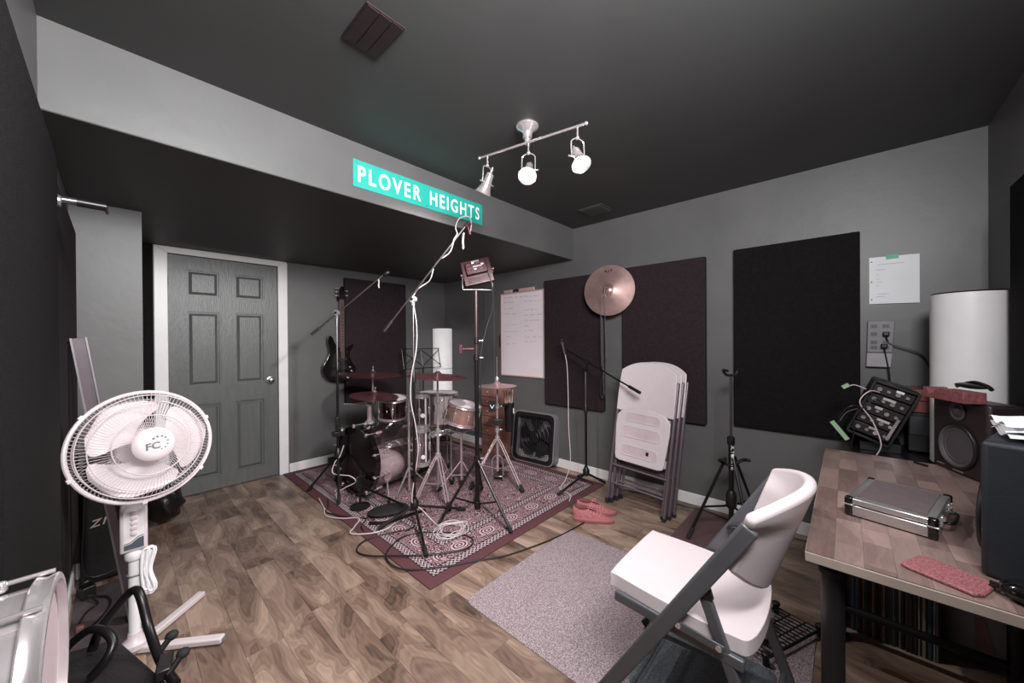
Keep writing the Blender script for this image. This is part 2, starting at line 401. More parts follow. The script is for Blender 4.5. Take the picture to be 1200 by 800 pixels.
def text(body, size, O, X, Y, mat, name, parent, depth=0.001, sx=1.0, align='CENTER', spacing=1.28, bold=0.0, width=None, height=None):
    cu = bpy.data.curves.new('text', 'FONT'); cu.body = body; cu.size = size; cu.align_x = align; cu.align_y = 'CENTER'
    cu.space_character = spacing; cu.offset = bold; cu.extrude = 0.0; cu.resolution_u = 3
    t = bpy.data.objects.new('text', cu); COL.objects.link(t)
    dg = bpy.context.evaluated_depsgraph_get(); me = bpy.data.meshes.new_from_object(t.evaluated_get(dg))
    vs = [v.co.copy() for v in me.vertices]; fs = [tuple(p.vertices) for p in me.polygons]
    bpy.data.objects.remove(t); bpy.data.curves.remove(cu); bpy.data.meshes.remove(me)
    x0, x1 = min(v.x for v in vs), max(v.x for v in vs); y0, y1 = min(v.y for v in vs), max(v.y for v in vs)
    kx = width/(x1-x0) if width else sx; ky = height/(y1-y0) if height else 1.0
    O = V(O); X = V(X).normalized(); Y = V(Y).normalized(); Z = X.cross(Y)
    if width or height: cx, cy = (x0+x1)/2, (y0+y1)/2
    else: cx = cy = 0
    mb = MB()
    mb.add([O+X*((v.x-cx)*kx)+Y*((v.y-cy)*ky)+Z*depth for v in vs], fs)
    # give the print a little thickness
    n = len(vs); ec = {}
    for f in fs:
        for a, b in zip(f, f[1:]+f[:1]):
            k = (min(a, b), max(a, b)); ec.setdefault(k, []).append((a, b))
    mb.v += [O+X*((v.x-cx)*kx)+Y*((v.y-cy)*ky)+Z*0.0001 for v in vs]
    for k, l in ec.items():
        if len(l) == 1: a, b = l[0]; mb.f.append((b, a, n+a, n+b)); mb.mi.append(0)
    return mb.build(name, mat, parent, fix=False)

XR, YB, YK, ZC, ZB, XL, YF = 3.074, 4.091, 1.992, 2.40, 2.09, -0.172, -0.543

# ================================================================== THE ROOM
fl = struct(MB().b2((-0.9, YF-0.1, -0.1), (XR+0.1, YB+0.1, -0.006)), 'floor', M('floor_gap', (66, 54, 48), 0.7), 'wood laminate plank floor')
PW = 0.1385; plank_mesh = {}
def plank(x, y, L):
    key = round(L, 2)
    if key not in plank_mesh:
        b = MB(); e = 0.0005; b.b2((e, e, 0), (PW-e, key-e, 0.006))
        o = b.build('plank', floor_wood, fl); plank_mesh[key] = o
    else:
        o = plank_mesh[key].copy(); COL.objects.link(o)
    o.location = (x, y, -0.006)
r2 = random.Random(3)
rows = int((XR+0.9)/PW)
for i in range(rows+1):
    x = 0.355 - PW*8 + i*PW - 0.14
    if x < -0.90: continue
    if x + PW > XR+0.09: break
    y = YF - 0.05 - r2.choice([0.0, 0.2, 0.4, 0.6])*0.5
    while y < YB:
        L = r2.choice([0.42, 0.56, 0.7, 0.7, 0.84, 0.98])
        if y + L > YB + 0.08: L = max(0.06, round(YB + 0.06 - y, 1))
        plank(x, y, L); y += round(L, 2)

struct(MB().b2((-0.9, YF-0.1, ZC), (XR+0.1, YB+0.1, ZC+0.1)), 'ceiling', ceil_paint, 'dark grey painted ceiling')
# bulkhead: face in wall paint, underside's shade put in with the darker ceiling paint
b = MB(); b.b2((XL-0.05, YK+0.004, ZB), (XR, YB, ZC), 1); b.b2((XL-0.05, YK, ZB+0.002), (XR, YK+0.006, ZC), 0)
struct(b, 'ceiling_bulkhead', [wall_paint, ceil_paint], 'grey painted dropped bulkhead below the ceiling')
struct(MB().b2((XR, YF-0.1, 0), (XR+0.1, YB+0.1, ZC)), 'wall_right', wall_paint, 'dark grey wall behind the folding chairs')
DX0, DX1, DH = 0.285, 1.075, 2.035
b = MB(); b.b2((XL-0.1, YB, 0), (DX0, YB+0.1, ZC)); b.b2((DX1, YB, 0), (XR, YB+0.1, ZC)); b.b2((DX0, YB, DH), (DX1, YB+0.1, ZC))
struct(b, 'wall_back', wall_paint, 'dark grey wall with the door')
b = MB(); b.b2((XL-0.1, 0.95, 0), (XL, YB, ZC))
struct(b, 'wall_left', wall_paint, 'dark grey wall carrying black panels')
struct(MB().b2((XL, 3.13, 0), (0.11, YB, ZB)), 'wall_jog', wall_paint, 'light grey projecting wall corner beside the door')
struct(MB().b2((-0.9, 0.95, 0), (XL-0.1, 1.05, ZC)), 'wall_return', wall_paint)
struct(MB().b2((-1.0, YF-0.1, 0), (-0.9, 1.05, ZC)), 'wall_alcove', wall_paint)
struct(MB().b2((-0.9, YF-0.1, 0), (XR, YF, ZC)), 'wall_front', wall_paint)
struct(MB().b2((XR-0.014, 3.105, 0.088), (XR, 3.285, ZB)), 'trim_1', wall_paint, 'flat vertical board on the right wall', bevel=0.003)
struct(MB().b2((0.11, YB-0.012, 0), (0.203, YB, ZB-0.002)), 'trim_2', foam_k, 'black strip beside the door casing')
def base(a, c, nm):
    struct(MB().b2(a, c), nm, white_trim, 'white baseboard', bevel=0.004)
base((1.16, YB-0.013, 0), (XR, YB, 0.088), 'baseboard_back'); base((XR-0.013, YF, 0), (XR, YB-0.013, 0.088), 'baseboard_right')
base((XL, 0.95, 0), (XL+0.013, 3.13, 0.088), 'baseboard_left'); base((XL+0.013, 3.117, 0), (0.122, 3.13, 0.088), 'baseboard_jog')
base((-0.9, YF, 0), (XR-0.013, YF+0.013, 0.088), 'baseboard_front')

# ---- door
x0, x1 = DX0+0.006, DX1-0.006; W = x1-x0; yf = YB+0.008; zt = DH-0.004
st, ms = 0.108, 0.095; pw = (W-2*st-ms)/2
zz = [(0.12, 0.77), (0.92, 1.57), (1.69, 1.925)]
b = MB(); b.b2((x0, yf+0.019, 0.008), (x1, yf+0.04, zt))
for a, c in ((x0, x0+st), (x1-st, x1), (x0+st+pw, x0+st+pw+ms)): b.b2((a, yf, 0.008), (c, yf+0.022, zt))
for a, c in ((0.008, zz[0][0]), (zz[0][1], zz[1][0]), (zz[1][1], zz[2][0]), (zz[2][1], zt)): 
    b.b2((x0+st, yf+0.0003, a), (x1-st, yf+0.022, c))
dr = struct(b, 'door_1', door_paint, 'grey six-panel door with white casing', fix=False)
for px in (x0+st, x0+st+pw+ms):
    for a, c in zz:
        b = MB(); g = 0.010; e = 0.020
        # moulded rim with a sunk groove, then the raised field
        for (p, q) in (((px, a), (px+pw, a+g)), ((px, c-g), (px+pw, c)), ((px, a+g), (px+g, c-g)), ((px+pw-g, a+g), (px+pw, c-g))):
            b.b2((p[0], yf+0.004, p[1]), (q[0], yf+0.020, q[1]))
        i0, i1 = g+0.012, g+0.012+e
        def rect(i, y): return [(px+i, y, a+i), (px+pw-i, y, a+i), (px+pw-i, y, c-i), (px+i, y, c-i)]
        b.add(rect(i0, yf+0.0188)+rect(i1, yf+0.003), [(0, 1, 5, 4), (1, 2, 6, 5), (2, 3, 7, 6), (3, 0, 4, 7), (4, 5, 6, 7)])
        b.build('panel', door_paint, dr)
kx = x1-0.062
b = MB(); b.lathe([(0.0, 0.058), (0.014, 0.057), (0.025, 0.05), (0.028, 0.04), (0.022, 0.03), (0.011, 0.024), (0.011, 0.008)], (kx, yf, 0.935), (0, -1, 0), 24)
kn = b.build('door_knob', steel, dr); tag(kn, 'round brushed steel door knob')
MB().lathe([(0.033, 0), (0.033, 0.004), (0.02, 0.009)], (kx, yf, 0.935), (0, -1, 0), 24).build('rosette', steel, kn)
for hz in (0.25, 1.05, 1.8): MB().cyl((x0-0.003, yf-0.004, hz-0.045), (x0-0.003, yf-0.004, hz+0.045), 0.006, seg=10).build('hinge', steel, dr)
cw = 0.078
def mitre(poly): return MB().prism([(p[0], p[1]) for p in poly], 0.016, (0, YB, 0), (1, 0, 0), (0, 0, 1))
top = ZB-0.002
mitre([(DX0-cw, 0), (DX0+0.004, 0), (DX0+0.004, DH), (DX0-cw, top)]).build('casing_board', white_trim, dr, bevel=0.004)
mitre([(DX1-0.004, 0), (DX1+cw, 0), (DX1+cw, top-0.012), (DX1+cw-0.014, top), (DX1-0.004, DH)]).build('casing_board', white_trim, dr, bevel=0.004)
mitre([(DX0+0.004, DH), (DX1-0.004, DH), (DX1+cw-0.014, top), (DX0-cw, top)]).build('casing_board', white_trim, dr, bevel=0.004)

# ---- ceiling registers
t = thing('ceiling_vent', 'dark brown ceiling vent cover with three flat flaps', 'vent', (0.625, 1.235, ZC))
MB().b2((0.555, 1.137, ZC-0.005), (0.694, 1.332, ZC)).build('frame', M('dark_maroon_metal', (34, 22, 25), 0.5), t)
for i in range(3): MB().box((0.581+i*0.044, 1.2345, ZC-0.0075), (0.040, 0.188, 0.003), MX.Rotation(R(4), 3, 'Y')).build('flap', MATS['dark_maroon_metal'], t)
t = thing('ceiling_vent', 'grey painted ceiling vent grille near the bulkhead corner', 'vent', (2.75, 1.56, ZC))
MB().b2((2.65, 1.45, ZC-0.006), (2.85, 1.67, ZC)).build('frame', ceil_paint, t, bevel=0.002)
for i in range(7): MB().box((2.666+i*0.028, 1.56, ZC-0.008), (0.018, 0.19, 0.003), MX.Rotation(R(25), 3, 'Y')).build('slat', ceil_paint, t)

# ================================================================== WALL PANELS
def panel(a, c, mat, label):
    b = MB().b2(a, c)
    return one(b, 'acoustic_panel', mat, label, 'wall panel', bevel=0.008, seg=3)
panel((XR-0.045, 1.648, 0.638), (XR-0.0005, 2.328, 1.918), foam_m, 'maroon-black fabric wall panel between whiteboard and hanging cymbal')
panel((XR-0.045, 0.79, 0.645), (XR-0.0005, 1.464, 1.93), foam_m, 'maroon-black fabric wall panel behind the stacked folding chairs')
panel((XR-0.045, -0.06, 0.675), (XR-0.0005, 0.605, 1.945), foam_k, 'jet black fabric wall panel beside the taped paper')
panel((1.70, YB-0.05, 0.62), (2.45, YB-0.0005, 2.0), foam_m, 'dark maroon fabric wall panel beside the bass guitar')
panel((XL+0.0005, 0.955, 0.50), (XL+0.052, 1.815, 1.88), foam_k, 'big black fabric panel on left wall before the clamp')
panel((XL+0.0005, 1.905, 0.30), (XL+0.030, 3.05, 1.90), foam_m, 'maroon-black fabric panel on left wall behind the clamp')
panel((1.2, YF+0.0005, 0.74), (2.565, YF+0.035, 1.94), foam_k, 'black fabric wall panel behind the desk speakers')

# ---- street sign on the bulkhead
t = thing('street_sign', 'teal street name sign PLOVER HEIGHTS on the bulkhead', 'sign', (1.365, YK-0.004, 2.155))
b = MB().prism([(0.885, 2.155), (1.845, 2.155), (1.845, 2.305), (0.885, 2.305)], 0.004, (0, YK-0.0005, 0), (1, 0, 0), (0, 0, 1))
b.build('plate', teal, t)
text('PLOVER', 0.12, (1.115, YK-0.0046, 2.23), (1, 0, 0), (0, 0, 1), signwhite, 'lettering', t, bold=0.0022, width=0.405, height=0.092)
text('HEIGHTS', 0.12, (1.600, YK-0.0046, 2.23), (1, 0, 0), (0, 0, 1), signwhite, 'lettering', t, bold=0.0022, width=0.43, height=0.092)
for bx_ in (0.9, 1.36, 1.83):
    MB().lathe([(0.004, 0), (0.004, 0.002), (0, 0.003)], (bx_, YK-0.0045, 2.29 if bx_ != 1.36 else 2.168), (0, -1, 0), 10).build('screw', steel, t)

# ---- whiteboard
YW = -1
def rwpoly(y0, y1, z0, z1): return [(-y1, z0), (-y0, z0), (-y0, z1), (-y1, z1)]
wb = thing('whiteboard', 'white dry-erase board covered in handwriting', 'whiteboard', (XR-0.01, 2.67, 0.893))
MB().b2((XR-0.012, 2.365, 0.905), (XR-0.0005, 2.98, 1.832)).build('board', M('whiteboard_face', (232, 218, 224), 0.3, var=0.02), wb)
pinkwood = M('pink_wood_frame', (190, 158, 154), 0.5, var=0.12, stretch=(1, 10, 1))
for a, c in (((2.35, 0.893), (2.99, 0.907)), ((2.35, 1.829), (2.99, 1.843)), ((2.35, 0.907), (2.366, 1.829)), ((2.976, 0.907), (2.99, 1.829))):
    MB().b2((XR-0.019, a[0], a[1]), (XR-0.0005, c[0], c[1])).build('frame_bar', pinkwood, wb, bevel=0.002)
rs = random.Random(11)
def scribble(y, z, wd, hh, nm='handwriting', par=wb):
    b = MB(); x = 0; pts = []; X = XR-0.0126
    while x < wd:
        L = rs.uniform(0.03, 0.09)
        pts = []; k = int(L/0.007)
        for i in range(k):
            pts.append((X, y-(x+i*0.007), z + rs.uniform(-0.5, 0.6)*hh + (0.5*hh if rs.random() < 0.15 else 0)))
        if len(pts) > 2: MB().tube(pts, 0.0013, 4, 2).build(nm, marker, par)
        x += L + 0.018
for (y, z, wd) in ((2.95, 1.79, 0.13), (2.76, 1.785, 0.07), (2.94, 1.735, 0.10), (2.93, 1.665, 0.13), (2.92, 1.60, 0.16), (2.91, 1.475, 0.15), (2.91, 1.34, 0.10), (2.91, 1.26, 0.12),
                  (2.63, 1.78, 0.14), (2.62, 1.725, 0.2), (2.62, 1.63, 0.2), (2.63, 1.575, 0.2), (2.62, 1.515, 0.22), (2.63, 1.455, 0.09), (2.62, 1.405, 0.14), (2.62, 1.335, 0.22), (2.62, 1.285, 0.18)):
    scribble(y, z, wd, 0.012)
MB().tube([(XR-0.0126, 2.93, 1.40), (XR-0.0126, 2.72, 1.402)], 0.001, 4).build('handwriting', marker, wb)
for (a, c, mm, nm, lb) in ((2.80, 2.93, pinkwood, 'board_eraser', 'pink eraser on top edge of the whiteboard, by its corner'), (2.48, 2.70, pinkwood, 'marker_tray', 'long pinkish tray on top edge of the whiteboard')):
    one(MB().b2((XR-0.026, a, 1.8435), (XR-0.001, c, 1.878)), nm, mm, lb, 'tray' if nm == 'marker_tray' else 'eraser', bevel=0.004)
one(MB().tube([(XR-0.013, 2.71, 1.851), (XR-0.013, 2.725, 1.868), (XR-0.013, 2.78, 1.868), (XR-0.013, 2.795, 1.851)], 0.0065, 8), 'board_clip', black, 'small black clip on top edge of the whiteboard', 'clip')
one(MB().b2((XR-0.02, 2.9905, 1.22), (XR-0.0005, 3.012, 1.36)), 'marker_holder', black, 'black marker holder on whiteboard side edge', 'holder', bevel=0.003)

# ---- taped paper, power strip
pp = thing('paper_sheet', 'hole-punched paper sheet taped to wall with green tape', 'paper', (XR-0.002, -0.2, 1.50))
n = 12
def pf(u, v):
    y = -0.10 - 0.203*u; z = 1.505 + 0.277*v - 0.006*u
    return (XR-0.004-0.004*math.sin(u*3)-0.004*(1-v)*u, y, z), (-1, 0, 0)
MB().surf(pf, 12, 6, 0.0006).build('sheet', paper, pp)
MB().b2((XR-0.011, -0.222, 1.762), (XR-0.0005, -0.17, 1.786)).build('green_tape', M('green_tape', (90, 175, 140), 0.6), pp)
for z in (1.53, 1.635, 1.755): MB().cyl((XR-0.0042, -0.11, z), (XR-0.0068, -0.11, z), 0.004, seg=10).build('punched_hole', black, pp)
for (y, z, wd) in ((-0.135, 1.735, 0.12), (-0.13, 1.705, 0.05), (-0.13, 1.675, 0.035), (-0.13, 1.65, 0.03), (-0.13, 1.63, 0.045), (-0.13, 1.61, 0.03), (-0.135, 1.56, 0.06), (-0.13, 1.545, 0.05)):
    b = MB(); b.tube([(XR-0.0093-0.003*(i*0.012/0.2), y-i*0.012, z+rs.uniform(-.001, .001)) for i in range(max(2, int(wd/0.012)))], 0.0006, 4); b.build('writing', greyplastic, pp)
ps = thing('power_strip', 'grey eight-outlet surge protector mounted on wall', 'power strip', (XR-0.02, -0.145, 1.14))
X0 = XR-0.0005
def py(b): return b
MB().prism([(0.088, 1.215), (0.196, 1.215), (0.206, 1.40), (0.092, 1.405)], 0.028, (X0, 0, 0), (0, -1, 0), (0, 0, 1)).build('outlet_block', greyplastic, ps, bevel=0.004)
MB().prism([(0.084, 1.13), (0.188, 1.13), (0.196, 1.213), (0.088, 1.213)], 0.034, (X0, 0, 0), (0, -1, 0), (0, 0, 1)).build('switch_block', M('pale_grey_plastic', (150, 146, 150), 0.5), ps, bevel=0.004)
for z in (1.37, 1.325, 1.275, 1.245):
    for y in (-0.118, -0.168):
        o = MB().b2((X0-0.0295, y-0.014, z-0.011), (X0-0.0275, y+0.014, z+0.011)).build('outlet', M('dark_grey_plastic', (84, 80, 86), 0.5), ps)
        b = MB(); b.b2((X0-0.0305, y-0.008, z-0.004), (X0-0.029, y-0.005, z+0.004)); b.b2((X0-0.0305, y+0.005, z-0.004), (X0-0.029, y+0.008, z+0.004)); b.build('slot', black, o)
for (y, z, pts, lb) in ((-0.168, 1.325, [(-0.172, 1.29), (-0.19, 1.265), (-0.26, 1.235), (-0.31, 1.20), (-0.345, 1.12), (-0.39, 1.07)], 'black power cord looping from the strip behind the white cylinder'),
                        (-0.160, 1.255, [(-0.163, 1.22), (-0.172, 1.16), (-0.18, 1.10), (-0.185, 1.02), (-0.19, 0.95)], 'black power cord dropping straight from the strip')):
    c = MB().box((X0-0.046, y, z), (0.03, 0.028, 0.024)).build('plug', black, ps, bevel=0.005)
    MB().tube([(X0-0.055, y, z-0.01)]+[(X0-0.035, a, zz_) for a, zz_ in pts], 0.004, 8, 5).build('cable', black, c)

# ================================================================== TRACK LIGHT
bulb_m = M('lit_bulb', (255, 250, 245), 0.3, emit=(255, 246, 240), es=14)
tl = thing('track_light', 'chrome track light with three swivel spot heads', 'light fixture', (1.437, 1.205, ZC))
MB().lathe([(0.058, 0), (0.058, 0.008), (0.05, 0.018), (0.03, 0.03), (0.024, 0.045), (0.024, 0.06), (0.016, 0.066), (0.016, 0.09)], (1.437, 1.205, ZC), (0, 0, -1), 28).build('canopy', chrome, tl)
A, B = V((1.366, 1.49, 2.308)), V((1.488, 0.89, 2.308))
MB().tube([A, B], 0.0062, 10).build('rail', chrome, tl)
for p in (A, B): MB().ball(p, 0.0095, 12).build('end_cap', chrome, tl)
heads = [(0.085, V((-0.03, 0.50, -0.80)), 1), (0.5, V((-0.50, -0.30, -0.72)), 1), (0.93, V((-0.22, -0.42, -0.80)), 1)]
for k, (s, d, lit) in enumerate(heads):
    p = A.lerp(B, s); d.normalize()
    hd = MB().tube([p, p-V((0, 0, 0.055))], 0.0042, 8).build('lamp_head', chrome, tl)
    q = p-V((0, 0, 0.055)); side = d.cross(V((0, 0, 1))).normalized()
    MB().ball(q, 0.010, 12).build('knuckle', chrome, hd)
    c = q - V((0, 0, 0.085)) + d*0.01
    for sg in (-1, 1):
        MB().tube([q, q+side*sg*0.03-V((0, 0, 0.015)), q+side*sg*0.034-V((0, 0, 0.045)), c+side*sg*0.034], 0.0032, 6, 5).build('yoke', chrome, hd)
        MB().cyl(c+side*sg*0.024, c+side*sg*0.052, 0.004, seg=8).build('thumb_screw', chrome, hd)
    MB().sheet([(0.012, -0.055), (0.02, -0.05), (0.024, -0.01), (0.03, 0.02), (0.043, 0.05), (0.047, 0.055), (0.045, 0.056), (0.041, 0.05), (0.028, 0.02), (0.022, -0.01), (0.012, -0.04)], c, d, 28).build('shade', chrome if not lit else chrome, hd)
    MB().cyl(c-d*0.052, c-d*0.085, 0.008, 0.005, 10).build('socket_tail', chrome, hd)
    MB().lathe([(0.0, 0.040), (0.012, 0.037), (0.020, 0.028), (0.019, 0.016), (0.012, 0.0), (0.0, -0.005)], c, d, 20).build('bulb', bulb_m if lit else skin_h, hd)
    if lit:
        l = bpy.data.lights.new('bulb_light', 'SPOT'); l.energy = 34 if k else 130; l.spot_size = R(125); l.spot_blend = 0.7; l.shadow_soft_size = 0.014 if k else 0.06; l.color = (1, 0.97, 0.95)
        lo = bpy.data.objects.new('bulb_light', l); COL.objects.link(lo); lo.location = c+d*0.055; lo.rotation_euler = d.to_track_quat('-Z', 'Y').to_euler()

# ================================================================== RUG, MATS
RZ = 0.007
rx0, rx1, ry0, ry1 = 1.10, 2.95, 1.602, 4.07
rcx, rcy = (rx0+rx1)/2, (ry0+ry1)/2
b = MB().b2((rx0, ry0, 0.0), (rx1, ry1, RZ))
one(b, 'area_rug', rug_mat((rx1-rx0)/2, (ry1-ry0)/2), 'maroon oriental patterned rug under the drum kit', 'rug', origin=(rcx, rcy, 0), bevel=0.002)
def rounded(x0, y0, x1, y1, r, n=6):
    out = []
    for cx, cy, a in ((x1-r, y1-r, 0), (x0+r, y1-r, 90), (x0+r, y0+r, 180), (x1-r, y0+r, 270)):
        for k in range(n+1): t = R(a+90*k/n); out.append((cx+r*math.cos(t), cy+r*math.sin(t)))
    return out
one(MB().prism(rounded(1.17, 0.10, 2.10, 1.41, 0.05), 0.004, (0, 0, 0), (1, 0, 0), (0, 1, 0)), 'chair_mat', mat_vinyl, 'speckled pinkish grey vinyl floor mat under the folding chair', 'mat', bevel=0.0015)
one(MB().prism(rounded(1.30, 0.20, 1.72, 0.62, 0.03), 0.004, (0, 0, 0.0042), (1, 0, 0), (0, 1, 0)), 'floor_pad', speckle('blue_grey_pad', (74, 82, 88), (104, 112, 116), 150), 'blue-grey square pad beneath the folding chair', 'mat')
one(MB().prism(rounded(2.42, 0.40, 3.02, 0.86, 0.03), 0.004, (0, 0, 0), (1, 0, 0), (0, 1, 0)), 'door_mat', M('maroon_mat', (92, 66, 68), 0.7, bump=0.2), 'small maroon mat beneath the black guitar stand', 'mat')

# ================================================================== STANDS
def foot(b, p, d, r=0.012):
    b.cyl(p, V(p)+V(d).normalized()*0.05, r, r*0.8, 8)
def mic_stand(name, label, hub, feet, hubz, poletop, boom, clampmat=greyplastic, legm=black_m, polem=black_m, polem2=steel, cat='mic stand', boommat=steel, fz=RZ, clutch=0.62):
    t = thing(name, label, cat, (hub[0], hub[1], fz))
    hp = V((hub[0], hub[1], fz+hubz)); top = V((hub[0], hub[1], poletop))
    MB().lathe([(0.016, -0.03), (0.03, -0.02), (0.03, 0.02), (0.02, 0.035), (0.016, 0.05)], hp, (0, 0, 1), 16).build('hub', black, t)
    for f in feet:
        f = V((f[0], f[1], fz+0.013)); d = (f-hp)
        lg = MB().tube([hp+V((0, 0, -0.005)), f-d.normalized()*0.04], 0.0095, 8).build('leg', legm, t)
        MB().cyl(f-d.normalized()*0.07, f, 0.0125, 0.0125, 10).build('rubber_foot', rubber, lg)
    zc = fz+hubz+(poletop-fz-hubz)*clutch
    MB().tube([hp, V((hub[0], hub[1], zc))], 0.0105, 10).build('lower_pole', polem, t)
    MB().lathe([(0.012, -0.04), (0.017, -0.035), (0.017, 0.03), (0.01, 0.045)], (hub[0], hub[1], zc), (0, 0, 1), 14).build('clutch', black, t)
    MB().tube([V((hub[0], hub[1], zc)), top], 0.0068, 10).build('upper_pole', polem2, t)
    if boom:
        a, c = V(boom[0]), V(boom[1]); d = (c-a).normalized()
        side = d.cross(V((0, 0, 1))).normalized()
        cl = MB().cyl(top-side*0.016, top+side*0.016, 0.024, seg=18).build('boom_clamp', clampmat, t)
        MB().cyl(top+side*0.016, top+side*0.03, 0.009, seg=10).build('wing_nut', black, cl)
        MB().cyl(top-V((0, 0, 0.045)), top-V((0, 0, 0.0)), 0.011, seg=12).build('clamp_socket', clampmat, cl)
        bo = MB().tube([a, c], 0.0066, 10).build('boom', boommat, t)
        MB().cyl(a, a+d*0.09, 0.0115, seg=12).build('counterweight', boommat if boommat is steel else black, bo)
    return t
# left boom stand in front of the bass guitar
s1 = mic_stand('mic_stand', 'boom mic stand in front of the hanging bass guitar', (1.272, 3.19), [(1.11, 3.42), (1.18, 2.95), (1.36, 3.46)], 0.34, 1.545, ((1.127, 3.355, 1.361), (1.543, 2.904, 1.865)))
MB().lathe([(0.015, 0), (0.02, 0.01), (0.02, 0.05), (0.014, 0.06)], (1.543, 2.904, 1.865), (0.6, -0.55, 0.4), 14).build('mic_clip', black, s1)
MB().tube([(1.515, 2.93, 1.83), (1.52, 2.935, 1.80), (1.515, 2.93, 1.775), (1.52, 2.93, 1.755)], 0.006, 6, 4).build('cable_tie', cablew, s1)
MB().box((1.272, 3.19, 0.60), (0.035, 0.035, 0.12)).build('phone_holder', black, s1, bevel=0.004)
MB().box((1.272, 3.18, 0.52), (0.09, 0.06, 0.04)).build('holder_clamp', black, s1, bevel=0.004)
# overhead boom stand with white cable
s2 = mic_stand('mic_stand', 'tall boom mic stand wrapped in white cable above the drums', (1.442, 2.285), [(1.245, 1.848), (1.20, 2.36), (1.79, 2.14)], 0.12, 1.60, ((1.297, 2.435, 1.375), (1.628, 1.928, 2.082)), clampmat=M('light_grey_clamp', (176, 172, 174), 0.5))
mc = MB().cyl((1.628, 1.928, 2.082), (1.648, 1.90, 2.112), 0.014, 0.017, 12).build('microphone', M('maroon_metal', (86, 50, 56), 0.4, metal=0.5), s2)
MB().cyl((1.640, 1.915, 2.09), (1.655, 1.905, 2.03), 0.010, seg=10).build('connector', MATS['maroon_metal'], mc)
MB().tube([(1.618, 1.93, 2.04), (1.62, 1.94, 2.00), (1.615, 1.935, 1.97), (1.622, 1.94, 1.95), (1.616, 1.935, 1.93)], 0.006, 6, 4).build('cable_tie', cablew, s2)
# its cable: from the tip, spiralled down boom and pole
cp = []
a, c = V((1.628, 1.928, 2.082)), V((1.442, 2.285, 1.60)); d = (c-a).normalized(); s_ = d.cross(V((0, 0, 1))).normalized(); u_ = s_.cross(d)
cp += [V((1.652, 1.905, 2.03)), V((1.66, 1.90, 2.10)), V((1.645, 1.905, 2.15)), V((1.60, 1.95, 2.14)), V((1.58, 1.97, 2.08))]
for i in range(2, 19):
    q = a.lerp(c, i/18); an = i*0.9; cp.append(q + s_*(0.016*math.cos(an)) + u_*(0.016*math.sin(an)))
for i in range(1, 9):
    z = 1.60 - i*0.18; cp.append(V((1.442+0.024*math.sin(i*1.3)-0.006, 2.272+0.012*math.cos(i*1.7), z)))
cp += [V((1.47, 2.25, 0.10)), V((1.52, 2.18, 0.018)), V((1.50, 2.08, 0.018))]
tag(MB().tube(cp, 0.0038, 6, 5).build('wound_cable', cablew, s2), 'white wound cable')
# right boom stand
s3 = mic_stand('mic_stand', 'black boom mic stand between box fan and folding chairs', (2.79, 1.69), [(2.474, 1.767), (2.93, 1.86), (2.96, 1.60)], 0.13, 1.03, None, fz=RZ)
a, c = V((2.862, 1.955, 1.215)), V((2.63, 1.13, 0.905)); top = V((2.79, 1.69, 1.03)); d = (c-a).normalized()
top = a + d*((top-a).dot(d))
MB().cyl(top-V((0.018, 0, 0)), top+V((0.018, 0, 0)), 0.02, seg=16).build('boom_clamp', black, s3)
bo = MB().tube([a, c], 0.0068, 10).build('boom', black_m, s3); MB().cyl(c-d*0.11, c, 0.0125, seg=12).build('counterweight', black, bo)
MB().tube([(2.79, 1.69, 1.02), top], 0.008, 8).build('neck', black_m, s3)
mi = MB().cyl(a-V((0, 0, 0.05)), a+V((-0.03, 0.01, 0.075)), 0.009, 0.014, 12).build('microphone', steel, s3)
MB().ball(a+V((-0.031, 0.01, 0.085)), 0.019, 14).build('grille', black, mi)
tag(MB().tube([a+V((0, -0.002, -0.05)), (2.845, 1.92, 1.05), (2.83, 1.90, 0.8), (2.82, 1.89, 0.5), (2.80, 1.86, 0.2), (2.76, 1.88, 0.05), (2.68, 1.87, 0.012), (2.60, 1.84, 0.012), (2.55, 1.70, 0.012), (2.45, 1.64, 0.012)], 0.0036, 6, 6).build('hanging_cable', cablew, s3), 'white hanging cable')
# guitar stand
g = thing('guitar_stand', 'black tripod guitar stand lettered ULTIMATE beside the wall panel', 'guitar stand', (2.745, 0.565, 0.005))
gx, gy = 2.745, 0.565; hz = 0.30
MB().tube([(gx, gy, 0.03), (gx, gy, 0.62)], 0.0155, 12).build('lower_tube', black_m, g)
MB().lathe([(0.018, -0.03), (0.023, -0.02), (0.023, 0.02), (0.012, 0.03)], (gx, gy, 0.63), (0, 0, 1), 14).build('collar', black, g)
MB().tube([(gx, gy, 0.6), (gx, gy, 1.06)], 0.0075, 10).build('upper_tube', M('dark_steel', (100, 96, 98), 0.3, metal=0.8), g)
MB().lathe([(0.02, -0.04), (0.033, -0.02), (0.033, 0.05), (0.02, 0.08)], (gx, gy, 0.22), (0, 0, 1), 14).build('leg_hub', black, g)
MB().cyl((gx, gy, 0.005), (gx, gy, 0.10), 0.012, seg=10).build('center_foot', rubber, g)
for f in ((2.50, 0.76), (2.99, 0.44), (2.58, 0.42)):
    f = V((f[0], f[1], 0.017)); lg = MB().tube([V((gx, gy, 0.52)).lerp(V((f.x, f.y, 0.52)), 0.12), f], 0.009, 8).build('leg', black_m, g)
    MB().tube([(gx, gy, 0.20), V((gx, gy, 0.52)).lerp(f, 0.62)], 0.007, 8).build('brace', black_m, lg)
    MB().cyl(f, V((gx, gy, 0.52)).lerp(f, 0.88), 0.013, seg=8).build('rubber_foot', rubber, lg)
hp = V((gx, gy, 1.06)); 
